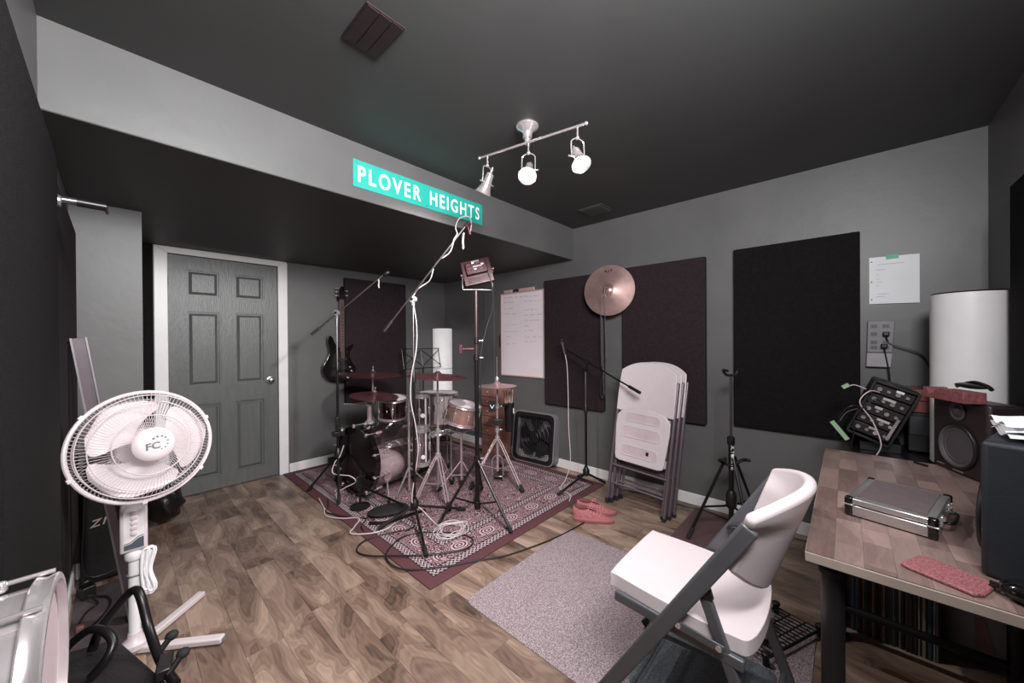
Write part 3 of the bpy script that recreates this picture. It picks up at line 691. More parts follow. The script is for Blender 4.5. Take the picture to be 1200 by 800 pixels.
for sg in (-1, 1):
    e = hp + RT*0.05*sg + V((0, 0, 0.035))
    MB().tube([hp, hp+RT*0.03*sg+V((0, 0, 0.005)), e, e-FW*0.05], 0.0085, 8, 4).build('neck_yoke', black, g)
    e2 = V((gx, gy, 0.50)) + RT*0.075*sg
    MB().tube([V((gx, gy, 0.46)), e2, e2-FW*0.07+V((0, 0, 0.02))], 0.011, 8, 4).build('support_arm', rubber, g)
tx = V((gx, gy, 0.50)) - FW*0.0175
for i, ch in enumerate('ULTIMATE'):
    text(ch, 0.03, V((gx, gy, 0.60-i*0.0215)) - FW*0.0160, V((0, 0, -1)), RT, signwhite, 'letter', g, depth=0.0012, width=0.017, height=0.018)
# stage light on its stand
L = thing('light_stand', 'black tripod light stand holding the dark red stage light', 'light stand', (1.865, 2.085, RZ))
lx, ly = 1.865, 2.085
MB().tube([(lx, ly, 0.05), (lx, ly, 1.18)], 0.0165, 12).build('main_tube', black_m, L)
MB().tube([(lx, ly, 1.1), (lx, ly, 1.68)], 0.012, 12).build('upper_tube', M('maroon_steel', (92, 74, 78), 0.3, metal=0.7), L)
for z, rr in ((1.17, 0.024), (0.40, 0.026), (0.05, 0.024), (1.30, 0.018)):
    c = MB().lathe([(rr*.7, -0.025), (rr, -0.02), (rr, 0.02), (rr*.7, 0.025)], (lx, ly, z), (0, 0, 1), 14).build('collar', black, L)
    MB().cyl(V((lx, ly, z))+RT*0.02, V((lx, ly, z))+RT*0.05, 0.006, seg=8).build('knob', chrome, c)
cl = MB().cyl(V((lx, ly, 1.235))-RT*0.02, V((lx, ly, 1.235))-RT*0.12, 0.012, seg=10).build('side_clamp', MATS['maroon_metal'], L)
MB().box(V((lx, ly, 1.235))-RT*0.12, (0.025, 0.025, 0.07), MX.Rotation(R(-47), 3, 'Z')).build('clamp_jaw', MATS['maroon_metal'], cl, bevel=0.003)
for f in ((1.781, 1.655), (1.525, 2.11), (2.14, 2.33)):
    f = V((f[0], f[1], RZ+0.012)); s0 = V((lx, ly, 0.40))
    lg = MB().tube([s0, f], 0.0105, 8).build('leg', black_m if f.x > 1.6 and f.y > 2 else black_m, L)
    MB().tube([(lx, ly, 0.05), s0.lerp(f, 0.62)], 0.007, 8).build('brace', black_m, lg)
    MB().cyl(s0.lerp(f, 0.93), f, 0.013, seg=8).build('rubber_foot', rubber, lg)
fl_ = thing('stage_light', 'dark red LED stage light panel mounted on light stand', 'stage light', (lx, ly, 1.683))
ctr = V((1.885, 2.09, 1.825)); ux = RT.copy(); tl_ = R(38)
vy = (V((0, 0, 0.95)) + FW*0.22 - RT*0.24).normalized()
ux = (RT + V((0, 0, -0.06))).normalized(); ux = (ux - vy*ux.dot(vy)).normalized(); nz_ = ux.cross(vy)      # nz_: towards the camera (back side)
dred = M('dark_red_housing', (46, 17, 23), 0.35, metal=0.3, var=0.15)
ROT = MX((ux, vy, nz_)).transposed()
MB().box(ctr, (0.225, 0.20, 0.04), ROT).build('housing', dred, fl_, bevel=0.003)
bk = MB().box(ctr+nz_*0.032+vy*0.022, (0.165, 0.095, 0.03), ROT).build('rear_box', dred, fl_, bevel=0.006)
for i, (px, py_) in enumerate(((-0.055, 0.055), (-0.02, 0.06), (0.02, 0.055), (0.05, 0.04), (-0.05, 0.02), (-0.01, 0.01), (0.035, 0.005))):
    MB().box(ctr+nz_*0.0485+ux*px+vy*py_, (0.018 if i % 2 else 0.026, 0.010, 0.004), ROT).build('control_button', cablew if i % 2 else MATS['maroon_metal'], bk)
MB().box(ctr+nz_*0.048+vy*0.03+ux*0.01, (0.07, 0.012, 0.004), ROT).build('display_strip', greyplastic, bk)
MB().box(ctr+nz_*0.022+vy*0.082, (0.06, 0.014, 0.006), ROT).build('vent_strip', greyplastic, fl_)
for i in range(6): MB().box(ctr+nz_*0.022-vy*(0.045+i*0.008), (0.17, 0.0035, 0.006), ROT).build('cooling_fin', dred, fl_)
e0, e1 = ctr-ux*0.118, ctr+ux*0.118
MB().tube([e0, e0-V((0, 0, 0.06))-FW*0.01, V((e0.x, e0.y, 1.69))+ux*0.005, V((lx, ly, 1.69)), V((e1.x, e1.y, 1.69)), e1-V((0, 0, 0.04)), e1], 0.005, 8).build('yoke_bracket', MATS['dark_steel'], fl_)
for e in (e0, e1): MB().cyl(e-ux*0.012, e+ux*0.012, 0.014, seg=12).build('tilt_knob', MATS['maroon_metal'], fl_)
(MB().tube([ctr+ux*0.07+nz_*0.03, ctr+ux*0.085-vy*0.12+nz_*0.03, (1.955, 2.0, 1.55), (1.93, 2.04, 1.40), (1.895, 2.065, 1.2), (1.89, 2.07, 0.9)], 0.0035, 6, 6).build('power_cable', cablek, fl_))

# ================================================================== BASS GUITAR
bg = thing('bass_guitar', 'glossy black bass guitar hung on the wall', 'bass guitar', (1.63, 4.05, 0.868))
pts = [(1.62, 0.868), (1.53, 0.885), (1.465, 0.95), (1.455, 1.035), (1.50, 1.12), (1.525, 1.20), (1.508, 1.29), (1.512, 1.345), (1.537, 1.36), (1.562, 1.33), (1.585, 1.275), (1.625, 1.235), (1.672, 1.225), (1.70, 1.228), (1.74, 1.255), (1.782, 1.268), (1.77, 1.235), (1.745, 1.19), (1.74, 1.13), (1.765, 1.07), (1.802, 1.01), (1.795, 0.94), (1.75, 0.89), (1.69, 0.87)]
poly = [(p.x, p.y) for p in catmull([(x, z, 0) for x, z in pts], 4, True)]
yb_ = 4.055
o = MB().prism(poly, 0.042, (0, yb_, 0), (1, 0, 0), (0, 0, 1)).build('body', black_g, bg, bevel=0.008, seg=3, ang=50)
nk = MB().b2((1.631, yb_-0.052, 1.19), (1.675, yb_-0.03, 1.752)).build('neck', M('pale_maple', (150, 118, 112), 0.4, stretch=(6, 6, 1)), bg, bevel=0.004)
MB().b2((1.633, yb_-0.056, 1.12), (1.673, yb_-0.0505, 1.75)).build('fretboard', M('rosewood', (82, 52, 50), 0.5), nk)
for i in range(18):
    z = 1.745 - (1-0.9439**(i+1))*0.86
    MB().b2((1.633, yb_-0.0572, z-0.0012), (1.673, yb_-0.0555, z+0.0012)).build('fret', steel, nk)
hd = MB().prism([(1.634, 1.75), (1.672, 1.75), (1.69, 1.79), (1.684, 1.87), (1.663, 1.9), (1.640, 1.885), (1.622, 1.83), (1.622, 1.785)], 0.018, (0, yb_-0.03, 0), (1, 0, 0), (0, 0, 1)).build('headstock', black_g, bg, bevel=0.003)
for sx_, zs in ((-1, (1.79, 1.83, 1.87)), (1, (1.80, 1.85))):
    for z in zs:
        x = 1.655+sx_*0.025; tn = MB().cyl((x, yb_-0.04, z), (x+sx_*0.028, yb_-0.04, z), 0.004, seg=8).build('tuning_peg', chrome, hd)
        MB().ball((x+sx_*0.032, yb_-0.04, z), 0.009, 10, (1, 0.5, 1)).build('peg_button', chrome, tn)
for i, z in enumerate((1.11, 1.02)): MB().b2((1.61, yb_-0.052, z-0.018), (1.70, yb_-0.042, z+0.018)).build('pickup', black, bg, bevel=0.003)
MB().b2((1.612, yb_-0.056, 0.925), (1.70, yb_-0.042, 0.965)).build('bridge', M('dark_chrome', (120, 112, 114), 0.3, metal=1), bg, bevel=0.003)
for kx_, kz in ((1.735, 1.02), (1.755, 0.975), (1.745, 0.935), (1.715, 0.905)): MB().lathe([(0.009, 0), (0.009, 0.012), (0.007, 0.014)], (kx_, yb_-0.042, kz), (0, -1, 0), 12).build('control_knob', chrome, bg)
for i in range(4):
    x = 1.638+i*0.01; MB().tube([(x-(x-1.655)*-0.0-0.001, yb_-0.060, 0.945), (x, yb_-0.060, 1.76)], 0.0012, 5).build('string', steel, bg)
wh_ = thing('guitar_hanger', 'black wall hanger holding the bass guitar', 'hanger', (1.653, YB-0.012, 1.75))
MB().b2((1.63, YB-0.012, 1.735), (1.676, YB-0.0005, 1.80)).build('plate', black, wh_)
for sg in (-1, 1): MB().tube([(1.653, YB-0.012, 1.765), (1.653+sg*0.032, YB-0.035, 1.765), (1.653+sg*0.034, YB-0.10, 1.768)], 0.005, 8, 4).build('hook', rubber, wh_)

# ================================================================== WALL CYMBAL WITH CHAINS
cyw = thing('cymbal', 'bronze cymbal hung on the right wall with chains', 'cymbal', (3.0, 1.55, 1.74))
cn = V((-0.97, -0.20, 0.06)).normalized(); cc = V((2.955, 1.55, 1.738))
MB().sheet([(0.006, 0.035), (0.02, 0.034), (0.035, 0.026), (0.048, 0.016), (0.06, 0.012), (0.225, 0.0), (0.2255, -0.0015), (0.06, 0.0095), (0.046, 0.013), (0.02, 0.031), (0.006, 0.032), (0.006, 0.035)], cc, cn, 56).build('disc', cym2, cyw)
FR = frame(cn)
text('A.I.T', 0.03, cc+cn*0.0055+V((0, 0, 1))*0.17, V((0, -1, 0)) - cn*V((0, -1, 0)).dot(cn), V((0, 0, 1)) - cn*V((0, 0, 1)).dot(cn), black, 'maker_mark', cyw, bold=0.001, width=0.07, height=0.022)
MB().tube([cc+cn*0.03, cc+cn*0.06+V((0, 0, 0.02)), cc+cn*0.065+V((0, 0.02, 0.0)), cc+cn*0.05+V((0, 0.02, -0.05))], 0.004, 6, 5).build('hook', chrome, cyw)
MB().cyl((XR-0.046, 1.555, 1.735), cc+cn*0.034, 0.0055, seg=8).build('wall_peg', steel, cyw)
def chain(p, q, r=0.0062):
    p = V(p); q = V(q); b = MB(); n = max(2, int((q-p).length/0.017)); d = (q-p).normalized(); s = frame(d)
    for i in range(n):
        c = p.lerp(q, (i+0.5)/n); x = s.col[0] if i % 2 else s.col[1]
        ring = [c + d*0.0105*math.cos(a*math.pi/4) + V(x)*r*math.sin(a*math.pi/4) for a in range(8)]
        b.tube(ring, 0.0014, 4, 0, True)
    return b
for i, (y0_, z0_, y1_, z1_) in enumerate(((1.60, 1.66, 1.62, 1.06), (1.565, 1.71, 1.575, 1.14), (1.585, 1.50, 1.60, 0.80))):
    hc = chain((2.90, y0_, z0_), (2.95, y1_, z1_))
    k = hc.build('hanging_chain', steel, cyw); k['kind'] = 'stuff'
MB().tube([(2.93, 1.60, 1.68), (2.93, 1.585, 1.70), (2.93, 1.57, 1.68)], 0.004, 6, 4).build('chain_clip', chrome, cyw)
one(MB().tube([(2.985, 1.64, 1.50), (2.985, 1.645, 1.2), (2.985, 1.63, 1.0), (2.985, 1.655, 0.83), (2.985, 1.635, 0.77), (2.985, 1.62, 0.80)], 0.004, 6, 5), 'wire_hanger', steel, 'thin steel wire dangling below the wall cymbal', 'wire')

# ================================================================== DRUM KIT
def hoop(b, c, ax, r, h): b.lathe([(r-0.002, -h/2), (r+0.006, -h/2), (r+0.008, -h/2+0.002), (r+0.005, 0), (r+0.008, h/2-0.002), (r+0.006, h/2), (r-0.002, h/2)], c, ax, 40, True); return b
def drum(t, c, ax, r, dep, shellm, headm, hoopm, n=8, hh=0.02, lugm=None, botm=None, lugs=True):
    # c: centre of the bottom end, ax: towards the batter head
    c = V(c); ax = V(ax).normalized(); tp = c+ax*dep; F = frame(ax)
    MB().sheet([(r, 0), (r, dep), (r-0.005, dep), (r-0.005, 0), (r, 0)], c, ax, 40).build('shell', shellm, t)
    hoop(MB(), tp, ax, r+0.002, hh).build('hoop', hoopm, t); hoop(MB(), c, ax, r+0.002, hh).build('hoop', hoopm, t)
    MB().lathe([(0, 0.001), (r-0.004, 0.001), (r, -0.004), (r-0.004, -0.003), (0, -0.001)], tp, ax, 40).build('batter_head', headm, t)
    if botm: MB().lathe([(0, 0.001), (r-0.004, 0.001), (r, -0.004), (r-0.004, -0.003), (0, -0.001)], c, -ax, 40).build('resonant_head', botm, t)
    if lugs:
        for k in range(n):
            a = 2*math.pi*(k+0.5)/n; o = F @ V((math.cos(a), math.sin(a), 0))
            lg = MB().box(c+ax*dep/2+o*(r+0.010), (0.018, 0.016, min(0.07, dep*0.35)), MX((F @ V((-math.sin(a), math.cos(a), 0)), o, ax)).transposed()).build('lug', lugm or chrome, t, bevel=0.004)
            MB().cyl(c+o*(r+0.013)-ax*0.006, tp+o*(r+0.013)+ax*0.006, 0.0032, seg=6).build('tension_rod', chrome, lg)
# --- bass drum
an = math.atan2(0.156, 0.988); D = V((math.cos(an), math.sin(an), 0)); Nn = V((-D.y, D.x, 0))
bf = V((1.36, 3.02, 0.311)); br = 0.272
bd = thing('bass_drum', 'clear acrylic bass drum with black front head', 'drum', (bf.x, bf.y, RZ))
bl = 0.46
MB().sheet([(br, 0.02), (br, bl), (br-0.006, bl), (br-0.006, 0.02), (br, 0.02)], bf, D, 56).build('shell', acrylic, bd)
for nm, z in (('front_hoop', 0.0), ('rear_hoop', bl)):
    MB().lathe([(br-0.004, z-0.022), (br+0.012, z-0.022), (br+0.012, z+0.022), (br-0.004, z+0.022)], bf, D, 56, True).build(nm, black_g if z == 0 else chrome_p, bd)
MB().lathe([(0, -0.012), (br-0.002, -0.010), (br-0.002, -0.004), (0, -0.004)], bf, D, 56).build('front_head', M('black_drum_film', (22, 13, 16), 0.18, var=0.3, scale=3), bd)
MB().lathe([(0, bl+0.004), (br-0.002, bl+0.004), (br-0.002, bl+0.007), (0, bl+0.007)], bf, D, 56).build('batter_head', clear('clear_film', (0.85, 0.8, 0.82), 0.08), bd)
FB = frame(D)
for k in range(10):
    a = 2*math.pi*(k+0.5)/10; o = FB @ V((math.cos(a), math.sin(a), 0))
    for z in (0.09, bl-0.09):
        lg = MB().box(bf+D*z+o*(br+0.012), (0.022, 0.02, 0.055), MX((FB @ V((-math.sin(a), math.cos(a), 0)), o, D)).transposed()).build('lug', chrome_p, bd, bevel=0.005)
        zz0 = -0.03 if z < 0.2 else bl+0.03
        MB().cyl(bf+D*z+o*(br+0.018), bf+D*zz0+o*(br+0.018), 0.0035, seg=6).build('tension_rod', chrome, lg)
        MB().box(bf+D*zz0+o*(br+0.014), (0.016, 0.03, 0.018), MX((FB @ V((-math.sin(a), math.cos(a), 0)), o, D)).transposed()).build('claw', chrome_p, lg, bevel=0.003)
for sg in (-1, 1):
    p = bf + D*0.11 - Nn*sg*0.0 + Nn*sg*(br*0.88) - V((0, 0, 0.13)); f = p + Nn*sg*0.12 - D*0.07; f.z = RZ+0.004
    sp = MB().tube([p, f], 0.007, 8).build('spur', chrome, bd)
    MB().cyl(p-Nn*sg*0.012, p+Nn*sg*0.014, 0.034, seg=20).build('spur_bracket', chrome_p, sp); MB().cyl(f, f+V((0, 0, 0.03)), 0.011, seg=8).build('rubber_tip', rubber, sp)
# tom post and cymbal arm on the bass drum
p = bf + D*0.12 + V((0, 0, br+0.008)); 
ps_ = MB().tube([p, p+V((0, 0, 0.16))], 0.019, 14).build('mount_post', chrome_p, bd); MB().lathe([(0.04, 0), (0.04, 0.012), (0.024, 0.03)], p, (0, 0, 1), 18).build('mount_base', chrome, ps_)
MB().box(p+V((0, 0, 0.165)), (0.05, 0.05, 0.03)).build('mount_clamp', chrome, ps_, bevel=0.006)
MB().tube([p+V((0, 0, 0.165)), p+V((-0.09, 0.10, 0.17)), p+V((-0.15, 0.16, 0.17))], 0.0055, 8).build('mount_rod', chrome, ps_)
c2 = V((1.535, 3.06, 0.818))
MB().tube([p+V((0, 0, 0.165)), V((c2.x, c2.y, 0.745)), c2+V((0, 0, 0.025))], 0.006, 8).build('cymbal_arm', chrome, bd)
p3 = bf + D*0.30 + V((0, 0, br+0.008))
ps2 = MB().tube([p3, p3+V((0, 0, 0.05)), V((1.70, 3.10, 0.67))], 0.011, 10).build('tom_arm', chrome, bd)
# beater pedal behind, pillow inside
pl = MB().ball(bf+D*0.235-V((0, 0, 0.115)), 0.20, 28, (1.02, 1.02, 0.68), MX.Rotation(an, 3, 'Z'))
pl.v = [V((q.x, q.y, max(q.z, bf.z-math.sqrt(max(0.0, (br-0.012)**2-min((br-0.012)**2-0.0025, ((q-bf).dot(Nn))**2)))))) for q in pl.v]
one(pl, 'pillow', M('white_pillow_cloth', (228, 212, 218), 0.85, var=0.05, bump=0.3, bscale=12), 'white pillow lying inside the clear bass drum', 'pillow')
# --- cymbals
def cymbal(name, label, c, n, r, mat, h=0.02):
    t = thing(name, label, 'cymbal', c); n = V(n).normalized()
    MB().sheet([(0.005, h+0.016), (0.012, h+0.016), (0.024, h+0.011), (0.032, h), (0.05, h-0.003), (r*0.6, h*0.42), (r, 0), (r, -0.0012), (r*0.6, h*0.42-0.0012), (0.05, h-0.0045), (0.030, h-0.002), (0.012, h+0.0145), (0.005, h+0.0145), (0.005, h+0.016)], c, n, 56).build('disc', mat, t)
    MB().lathe([(0.014, h+0.017), (0.014, h+0.026), (0.004, h+0.028), (0.004, h+0.05), (0.008, h+0.052), (0.008, h+0.062)], c, n, 12).build('wing_nut', chrome, t)
    return t
cymbal('crash_cymbal', 'dark red-bronze crash cymbal low over the bass drum front', c2, (0.05, -0.1, 1), 0.205, cym)
c1 = V((1.70, 3.42, 0.975)); cymbal('crash_cymbal', 'dark red-bronze crash cymbal in front of the maroon wall panel', c1, (0.02, -0.06, 1), 0.26, cym)
c3 = V((1.79, 2.482, 1.005)); cymbal('ride_cymbal', 'large dark bronze ride cymbal in front of the white cylinder lamp', c3, (0.03, -0.06, 1), 0.245, cym, 0.028)
c4 = V((2.37, 2.37, 0.882))
hh = cymbal('hi_hat', 'pinkish bronze hi-hat cymbals on chrome stand', c4, (0, 0, 1), 0.182, M('pink_bronze', (196, 160, 162), 0.34, metal=0.6, var=0.15), 0.024)
MB().sheet([(0.005, -0.030), (0.03, -0.026), (0.05, -0.022), (0.182, -0.006), (0.182, -0.0075), (0.05, -0.0235), (0.03, -0.0275), (0.005, -0.0315)], c4, (0, 0, 1), 48).build('bottom_disc', MATS['pink_bronze'], hh)
MB().tube([c4+V((0, 0, 0.03)), c4+V((0, 0, 0.27))], 0.0032, 8).build('pull_rod', chrome, hh)
MB().lathe([(0.012, 0.04), (0.018, 0.045), (0.018, 0.07), (0.008, 0.09)], c4, (0, 0, 1), 12).build('clutch', chrome, hh)
# --- stands of the kit
def chrome_stand(label, x, y, top, feet, hubz, mat=chrome_p, name='cymbal_stand', up=0.52):
    t = thing(name, label, 'stand', (x, y, RZ))
    MB().tube([(x, y, 0.10), (x, y, 0.55*top)], 0.0125, 12).build('lower_tube', mat, t); MB().tube([(x, y, 0.5*top), (x, y, top)], 0.0085, 10).build('upper_tube', mat, t)
    for z in (0.55*top, 0.8*top):
        c = MB().lathe([(0.012, -0.025), (0.019, -0.02), (0.019, 0.02), (0.012, 0.025)], (x, y, z), (0, 0, 1), 14).build('collar', chrome, t)
        MB().box((x+0.026, y-0.02, z), (0.03, 0.012, 0.014), MX.Rotation(R(-40), 3, 'Z')).build('wing_bolt', chrome, c, bevel=0.003)
    MB().lathe([(0.014, -0.02), (0.024, -0.015), (0.024, 0.015), (0.014, 0.02)], (x, y, hubz), (0, 0, 1), 14).build('leg_hub', chrome, t)
    for f in feet:
        f = V((f[0], f[1], RZ+0.014)); s = V((x, y, hubz)); m_ = s.lerp(f, 0.18)+V((0, 0, 0.02)); d = (f-s).normalized()
        sd = d.cross(V((0, 0, 1))).normalized()*0.011
        b = MB(); lg = b.tube([s-sd, m_-sd, f-sd-d*0.03], 0.006, 8, 3).build('leg', mat, t); MB().tube([s+sd, m_+sd, f+sd-d*0.03], 0.006, 8, 3).build('leg_bar', mat, lg)
        MB().tube([(x, y, 0.12), s.lerp(f, 0.55)], 0.005, 8).build('brace', mat, lg); MB().cyl(f-d*0.06, f, 0.016, 0.019, 10).build('rubber_foot', rubber, lg)
    return t
chrome_stand('chrome cymbal stand with splayed legs carrying the ride cymbal', 1.79, 2.482, 1.01, [(1.52, 2.45), (1.69, 2.21), (2.04, 2.62)], 0.36)
chrome_stand('chrome cymbal stand behind the bass drum', 1.70, 3.42, 0.98, [(1.50, 3.55), (1.66, 3.66), (1.93, 3.52)], 0.36)
hs = chrome_stand('chrome hi-hat stand with foot pedal beside stick bag', 2.37, 2.37, 0.87, [(2.32, 2.02), (2.06, 2.40), (2.62, 2.58)], 0.40, name='hi_hat_stand')
MB().box((2.46, 2.42, 0.035), (0.10, 0.26, 0.012), MX.Rotation(R(-60), 3, 'Z') @ MX.Rotation(R(-10), 3, 'X')).build('foot_pedal', steel, hs, bevel=0.004)
for sx_ in (-1, 1): MB().tube([(2.37+sx_*0.034, 2.37-sx_*0.034, 0.02), (2.37+sx_*0.034, 2.37-sx_*0.034, 0.20), (2.37, 2.37, 0.25)], 0.005, 8, 4).build('pedal_frame', chrome, hs)
MB().tube([(2.37, 2.37, 0.70), (2.46, 2.34, 0.70), (2.585, 2.42, 0.69)], 0.011, 8, 5).build('bag_arm', black, hs)
MB().box((2.36, 2.345, 0.56), (0.09, 0.05, 0.05), MX.Rotation(R(-40), 3, 'Z')).build('pedal_clamp', black, hs, bevel=0.006)
MB().box((2.315, 2.38, 0.70), (0.06, 0.006, 0.10), MX.Rotation(R(-47), 3, 'Z')).build('logo_tag', black, hs, bevel=0.002)
b = MB(); q0 = V((2.309, 2.374, 0.70)) - RT*0.0; 
for sg in (-1, 1): b2_ = MB().tube([q0-FW*0.003+RT*sg*0.018+V((0, 0, 0.016)), q0-FW*0.003+V((0, 0, -0.016))], 0.003, 6).build('white_v_mark', signwhite, hs)
# stick bag and sticks
sb = V((2.62, 2.455, 0.40))
bag = thing('stick_bag', 'black drumstick bag hanging beside the hi-hat', 'stick bag', (sb.x, sb.y, 0.40))
def bagp(z, kx, ky, n=20): return [sb + RT*(kx*math.cos(2*math.pi*i/n)) + FW*(ky*math.sin(2*math.pi*i/n)) + V((0, 0, z)) for i in range(n)]
rings = [bagp(0, .030, .016), bagp(0.02, .040, .022), bagp(0.16, .046, .028), bagp(0.285, .050, .030), bagp(0.285, .046, .026), bagp(0.20, .040, .022)]
b = MB(); n = 20
for r_ in rings: b.v += r_
for i in range(len(rings)-1):
    for k in range(n): b.f.append((i*n+k, i*n+(k+1) % n, (i+1)*n+(k+1) % n, (i+1)*n+k)); b.mi.append(0)
b.f.append(tuple(range(n-1, -1, -1))); b.mi.append(0)
b.build('pouch', black, bag)
MB().box(sb+RT*0.045-FW*0.02+V((0, 0, 0.21)), (0.012, 0.006, 0.05), MX.Rotation(R(-47), 3, 'Z')).build('white_tag', paper, bag)
for i, (dx, dz, lean) in enumerate(((-0.030, 0.405, -0.02), (-0.016, 0.42, -0.012), (-0.004, 0.40, 0.004), (0.012, 0.41, 0.0), (0.026, 0.415, 0.012))):
    a = sb+RT*(dx*0.8)+V((0, 0, 0.19)); c = sb+RT*(dx+lean)+FW*0.006*(i % 2)+V((0, 0, dz))
    one(MB().tube([a, a.lerp(c, 0.85), a.lerp(c, 0.93), c], [0.0065, 0.0062, 0.004, 0.005], 8), 'drumstick', M('pale_hickory', (206, 178, 166), 0.5), 'pale wooden drumstick standing in the black stick bag', 'drumstick', 'drumsticks in the stick bag')
# --- toms and snare
t = thing('rack_tom', 'small dark red acrylic rack tom above the bass drum', 'drum', (1.74, 3.13, 0.60))
drum(t, (1.745, 3.125, 0.60), (-0.05, -0.12, 1), 0.125, 0.17, acrylic_r, skin_h, chrome_p, 6)
t = thing('tom_drum', 'clear acrylic tom with a white head beside the copper snare', 'drum', (2.08, 2.88, 0.40))
drum(t, (2.08, 2.88, 0.45), (0.03, 0.0, 1), 0.185, 0.35, acrylic, skin_h, chrome, 8)
for k in range(3):
    a = 2*math.pi*k/3+0.5; q = V((2.08+0.205*math.cos(a), 2.88+0.205*math.sin(a), 0))
    lg = MB().tube([(q.x, q.y, 0.62), (q.x, q.y, 0.10), (q.x+0.03*math.cos(a), q.y+0.03*math.sin(a), RZ+0.03)], 0.005, 8, 0).build('leg', chrome, t)
    MB().cyl((q.x+0.03*math.cos(a), q.y+0.03*math.sin(a), RZ+0.001), (q.x+0.03*math.cos(a), q.y+0.03*math.sin(a), RZ+0.05), 0.011, seg=8).build('rubber_foot', rubber, lg)
    MB().box((q.x-0.006*math.cos(a), q.y-0.006*math.sin(a), 0.58), (0.03, 0.03, 0.05), MX.Rotation(a, 3, 'Z')).build('leg_bracket', chrome, lg, bevel=0.004)
for i, (z0_, dp) in enumerate(((0.25, 0.29), (0.57, 0.26))):
    t = thing('tube_drum', ['clear acrylic tube drum, lower of the stacked pair', 'clear acrylic tube drum, upper of the stacked pair'][i], 'drum', (1.775, 2.70, z0_))
    drum(t, (1.775, 2.70, z0_), (0, 0, 1), 0.060, dp, acrylic, skin_h, chrome, 4, 0.035)
    MB().box(V((1.775, 2.70, z0_+dp/2))+RT*0.045-FW*0.035, (0.012, 0.004, dp*0.85), MX.Rotation(R(-47), 3, 'Z')).build('white_strip', skin_h, t)
    MB().lathe([(0.018, 0), (0.018, 0.006), (0, 0.007)], V((1.775, 2.70, z0_+0.07+i*0.03))+RT*0.03-FW*0.062, -FW, 16).build('round_badge', skin_h, t)
ts = thing('tube_drum_stand', 'chrome stand carrying the two tube drums', 'stand', (1.70, 2.78, RZ))
MB().tube([(1.70, 2.775, RZ+0.01), (1.70, 2.775, 0.80)], 0.011, 10).build('pole', chrome, ts)
for z in (0.36, 0.70): MB().tube([(1.70, 2.775, z), (1.727, 2.748, z)], 0.009, 8).build('arm', chrome, ts)
for a in (100, 220, 340): MB().tube([(1.70, 2.775, 0.22), (1.70+0.20*math.cos(R(a)), 2.775+0.2*math.sin(R(a))*0.4, RZ+0.01)], 0.007, 8).build('leg', chrome, ts)
sn = V((2.05, 2.50, 0.60)); 
t = thing('snare_drum', 'copper snare drum tilted on its stand', 'drum', (sn.x, sn.y, 0.58))
drum(t, sn-V((0, 0, 0.012)), (0.12, -0.20, 1), 0.142, 0.155, copper, skin_h, chrome_p, 8)
st_ = thing('snare_stand', 'chrome tripod stand under the copper snare drum', 'stand', (sn.x, sn.y, RZ))
MB().tube([(sn.x, sn.y, 0.08), (sn.x, sn.y, 0.50)], 0.0115, 10).build('tube', chrome_p, st_)
for a in (40, 160, 280):
    c_, s_2 = math.cos(R(a)), math.sin(R(a)); f = V((sn.x+0.21*c_, sn.y+0.21*s_2, RZ+0.013))
    lg = MB().tube([(sn.x, sn.y, 0.25), f], 0.0065, 8).build('leg', chrome_p, st_); MB().cyl(f+V((-.03*c_, -.03*s_2, 0.03)), f, 0.015, seg=8).build('rubber_foot', rubber, lg)
    MB().tube([(sn.x, sn.y, 0.12), (sn.x+0.11*c_, sn.y+0.11*s_2, 0.135)], 0.0045, 6).build('brace', chrome_p, lg)
    ar = MB().tube([(sn.x, sn.y, 0.48), (sn.x+0.10*c_, sn.y+0.10*s_2, 0.53), (sn.x+0.155*c_, sn.y+0.155*s_2, 0.535)], 0.0065, 8).build('basket_arm', chrome_p, st_)
    MB().tube([(sn.x+0.157*c_, sn.y+0.157*s_2, 0.53), (sn.x+0.168*c_, sn.y+0.168*s_2, 0.58)], 0.009, 8).build('rubber_tip', rubber, ar)
# kick pedal, pedal-drum cross bar
kp = thing('kick_pedal', 'chrome and black bass drum pedal behind the bass drum', 'drum pedal', (1.98, 3.12, RZ))
MB().box((2.02, 3.12, RZ+0.009), (0.26, 0.10, 0.016), MX.Rotation(an, 3, 'Z')).build('base_plate', black_m, kp, bevel=0.003)
MB().box((2.03, 3.12, 0.075), (0.24, 0.085, 0.01), MX.Rotation(an, 3, 'Z') @ MX.Rotation(R(14), 3, 'Y')).build('footboard', steel, kp, bevel=0.003)
for sg in (-1, 1): MB().tube([V((1.925, 3.11, RZ+0.02))+Nn*sg*0.05, V((1.925, 3.11, 0.20))+Nn*sg*0.05], 0.009, 8).build('post', chrome, kp)
MB().tube([V((1.925, 3.11, 0.20))-Nn*0.055, V((1.925, 3.11, 0.20))+Nn*0.055], 0.007, 8).build('axle', chrome, kp)
bt = MB().tube([(1.925, 3.11, 0.20), (1.875, 3.10, 0.36)], 0.0045, 8).build('beater_rod', chrome, kp); MB().cyl((1.85, 3.098, 0.36), (1.895, 3.104, 0.37), 0.024, seg=16).build('beater', skin_h, bt)
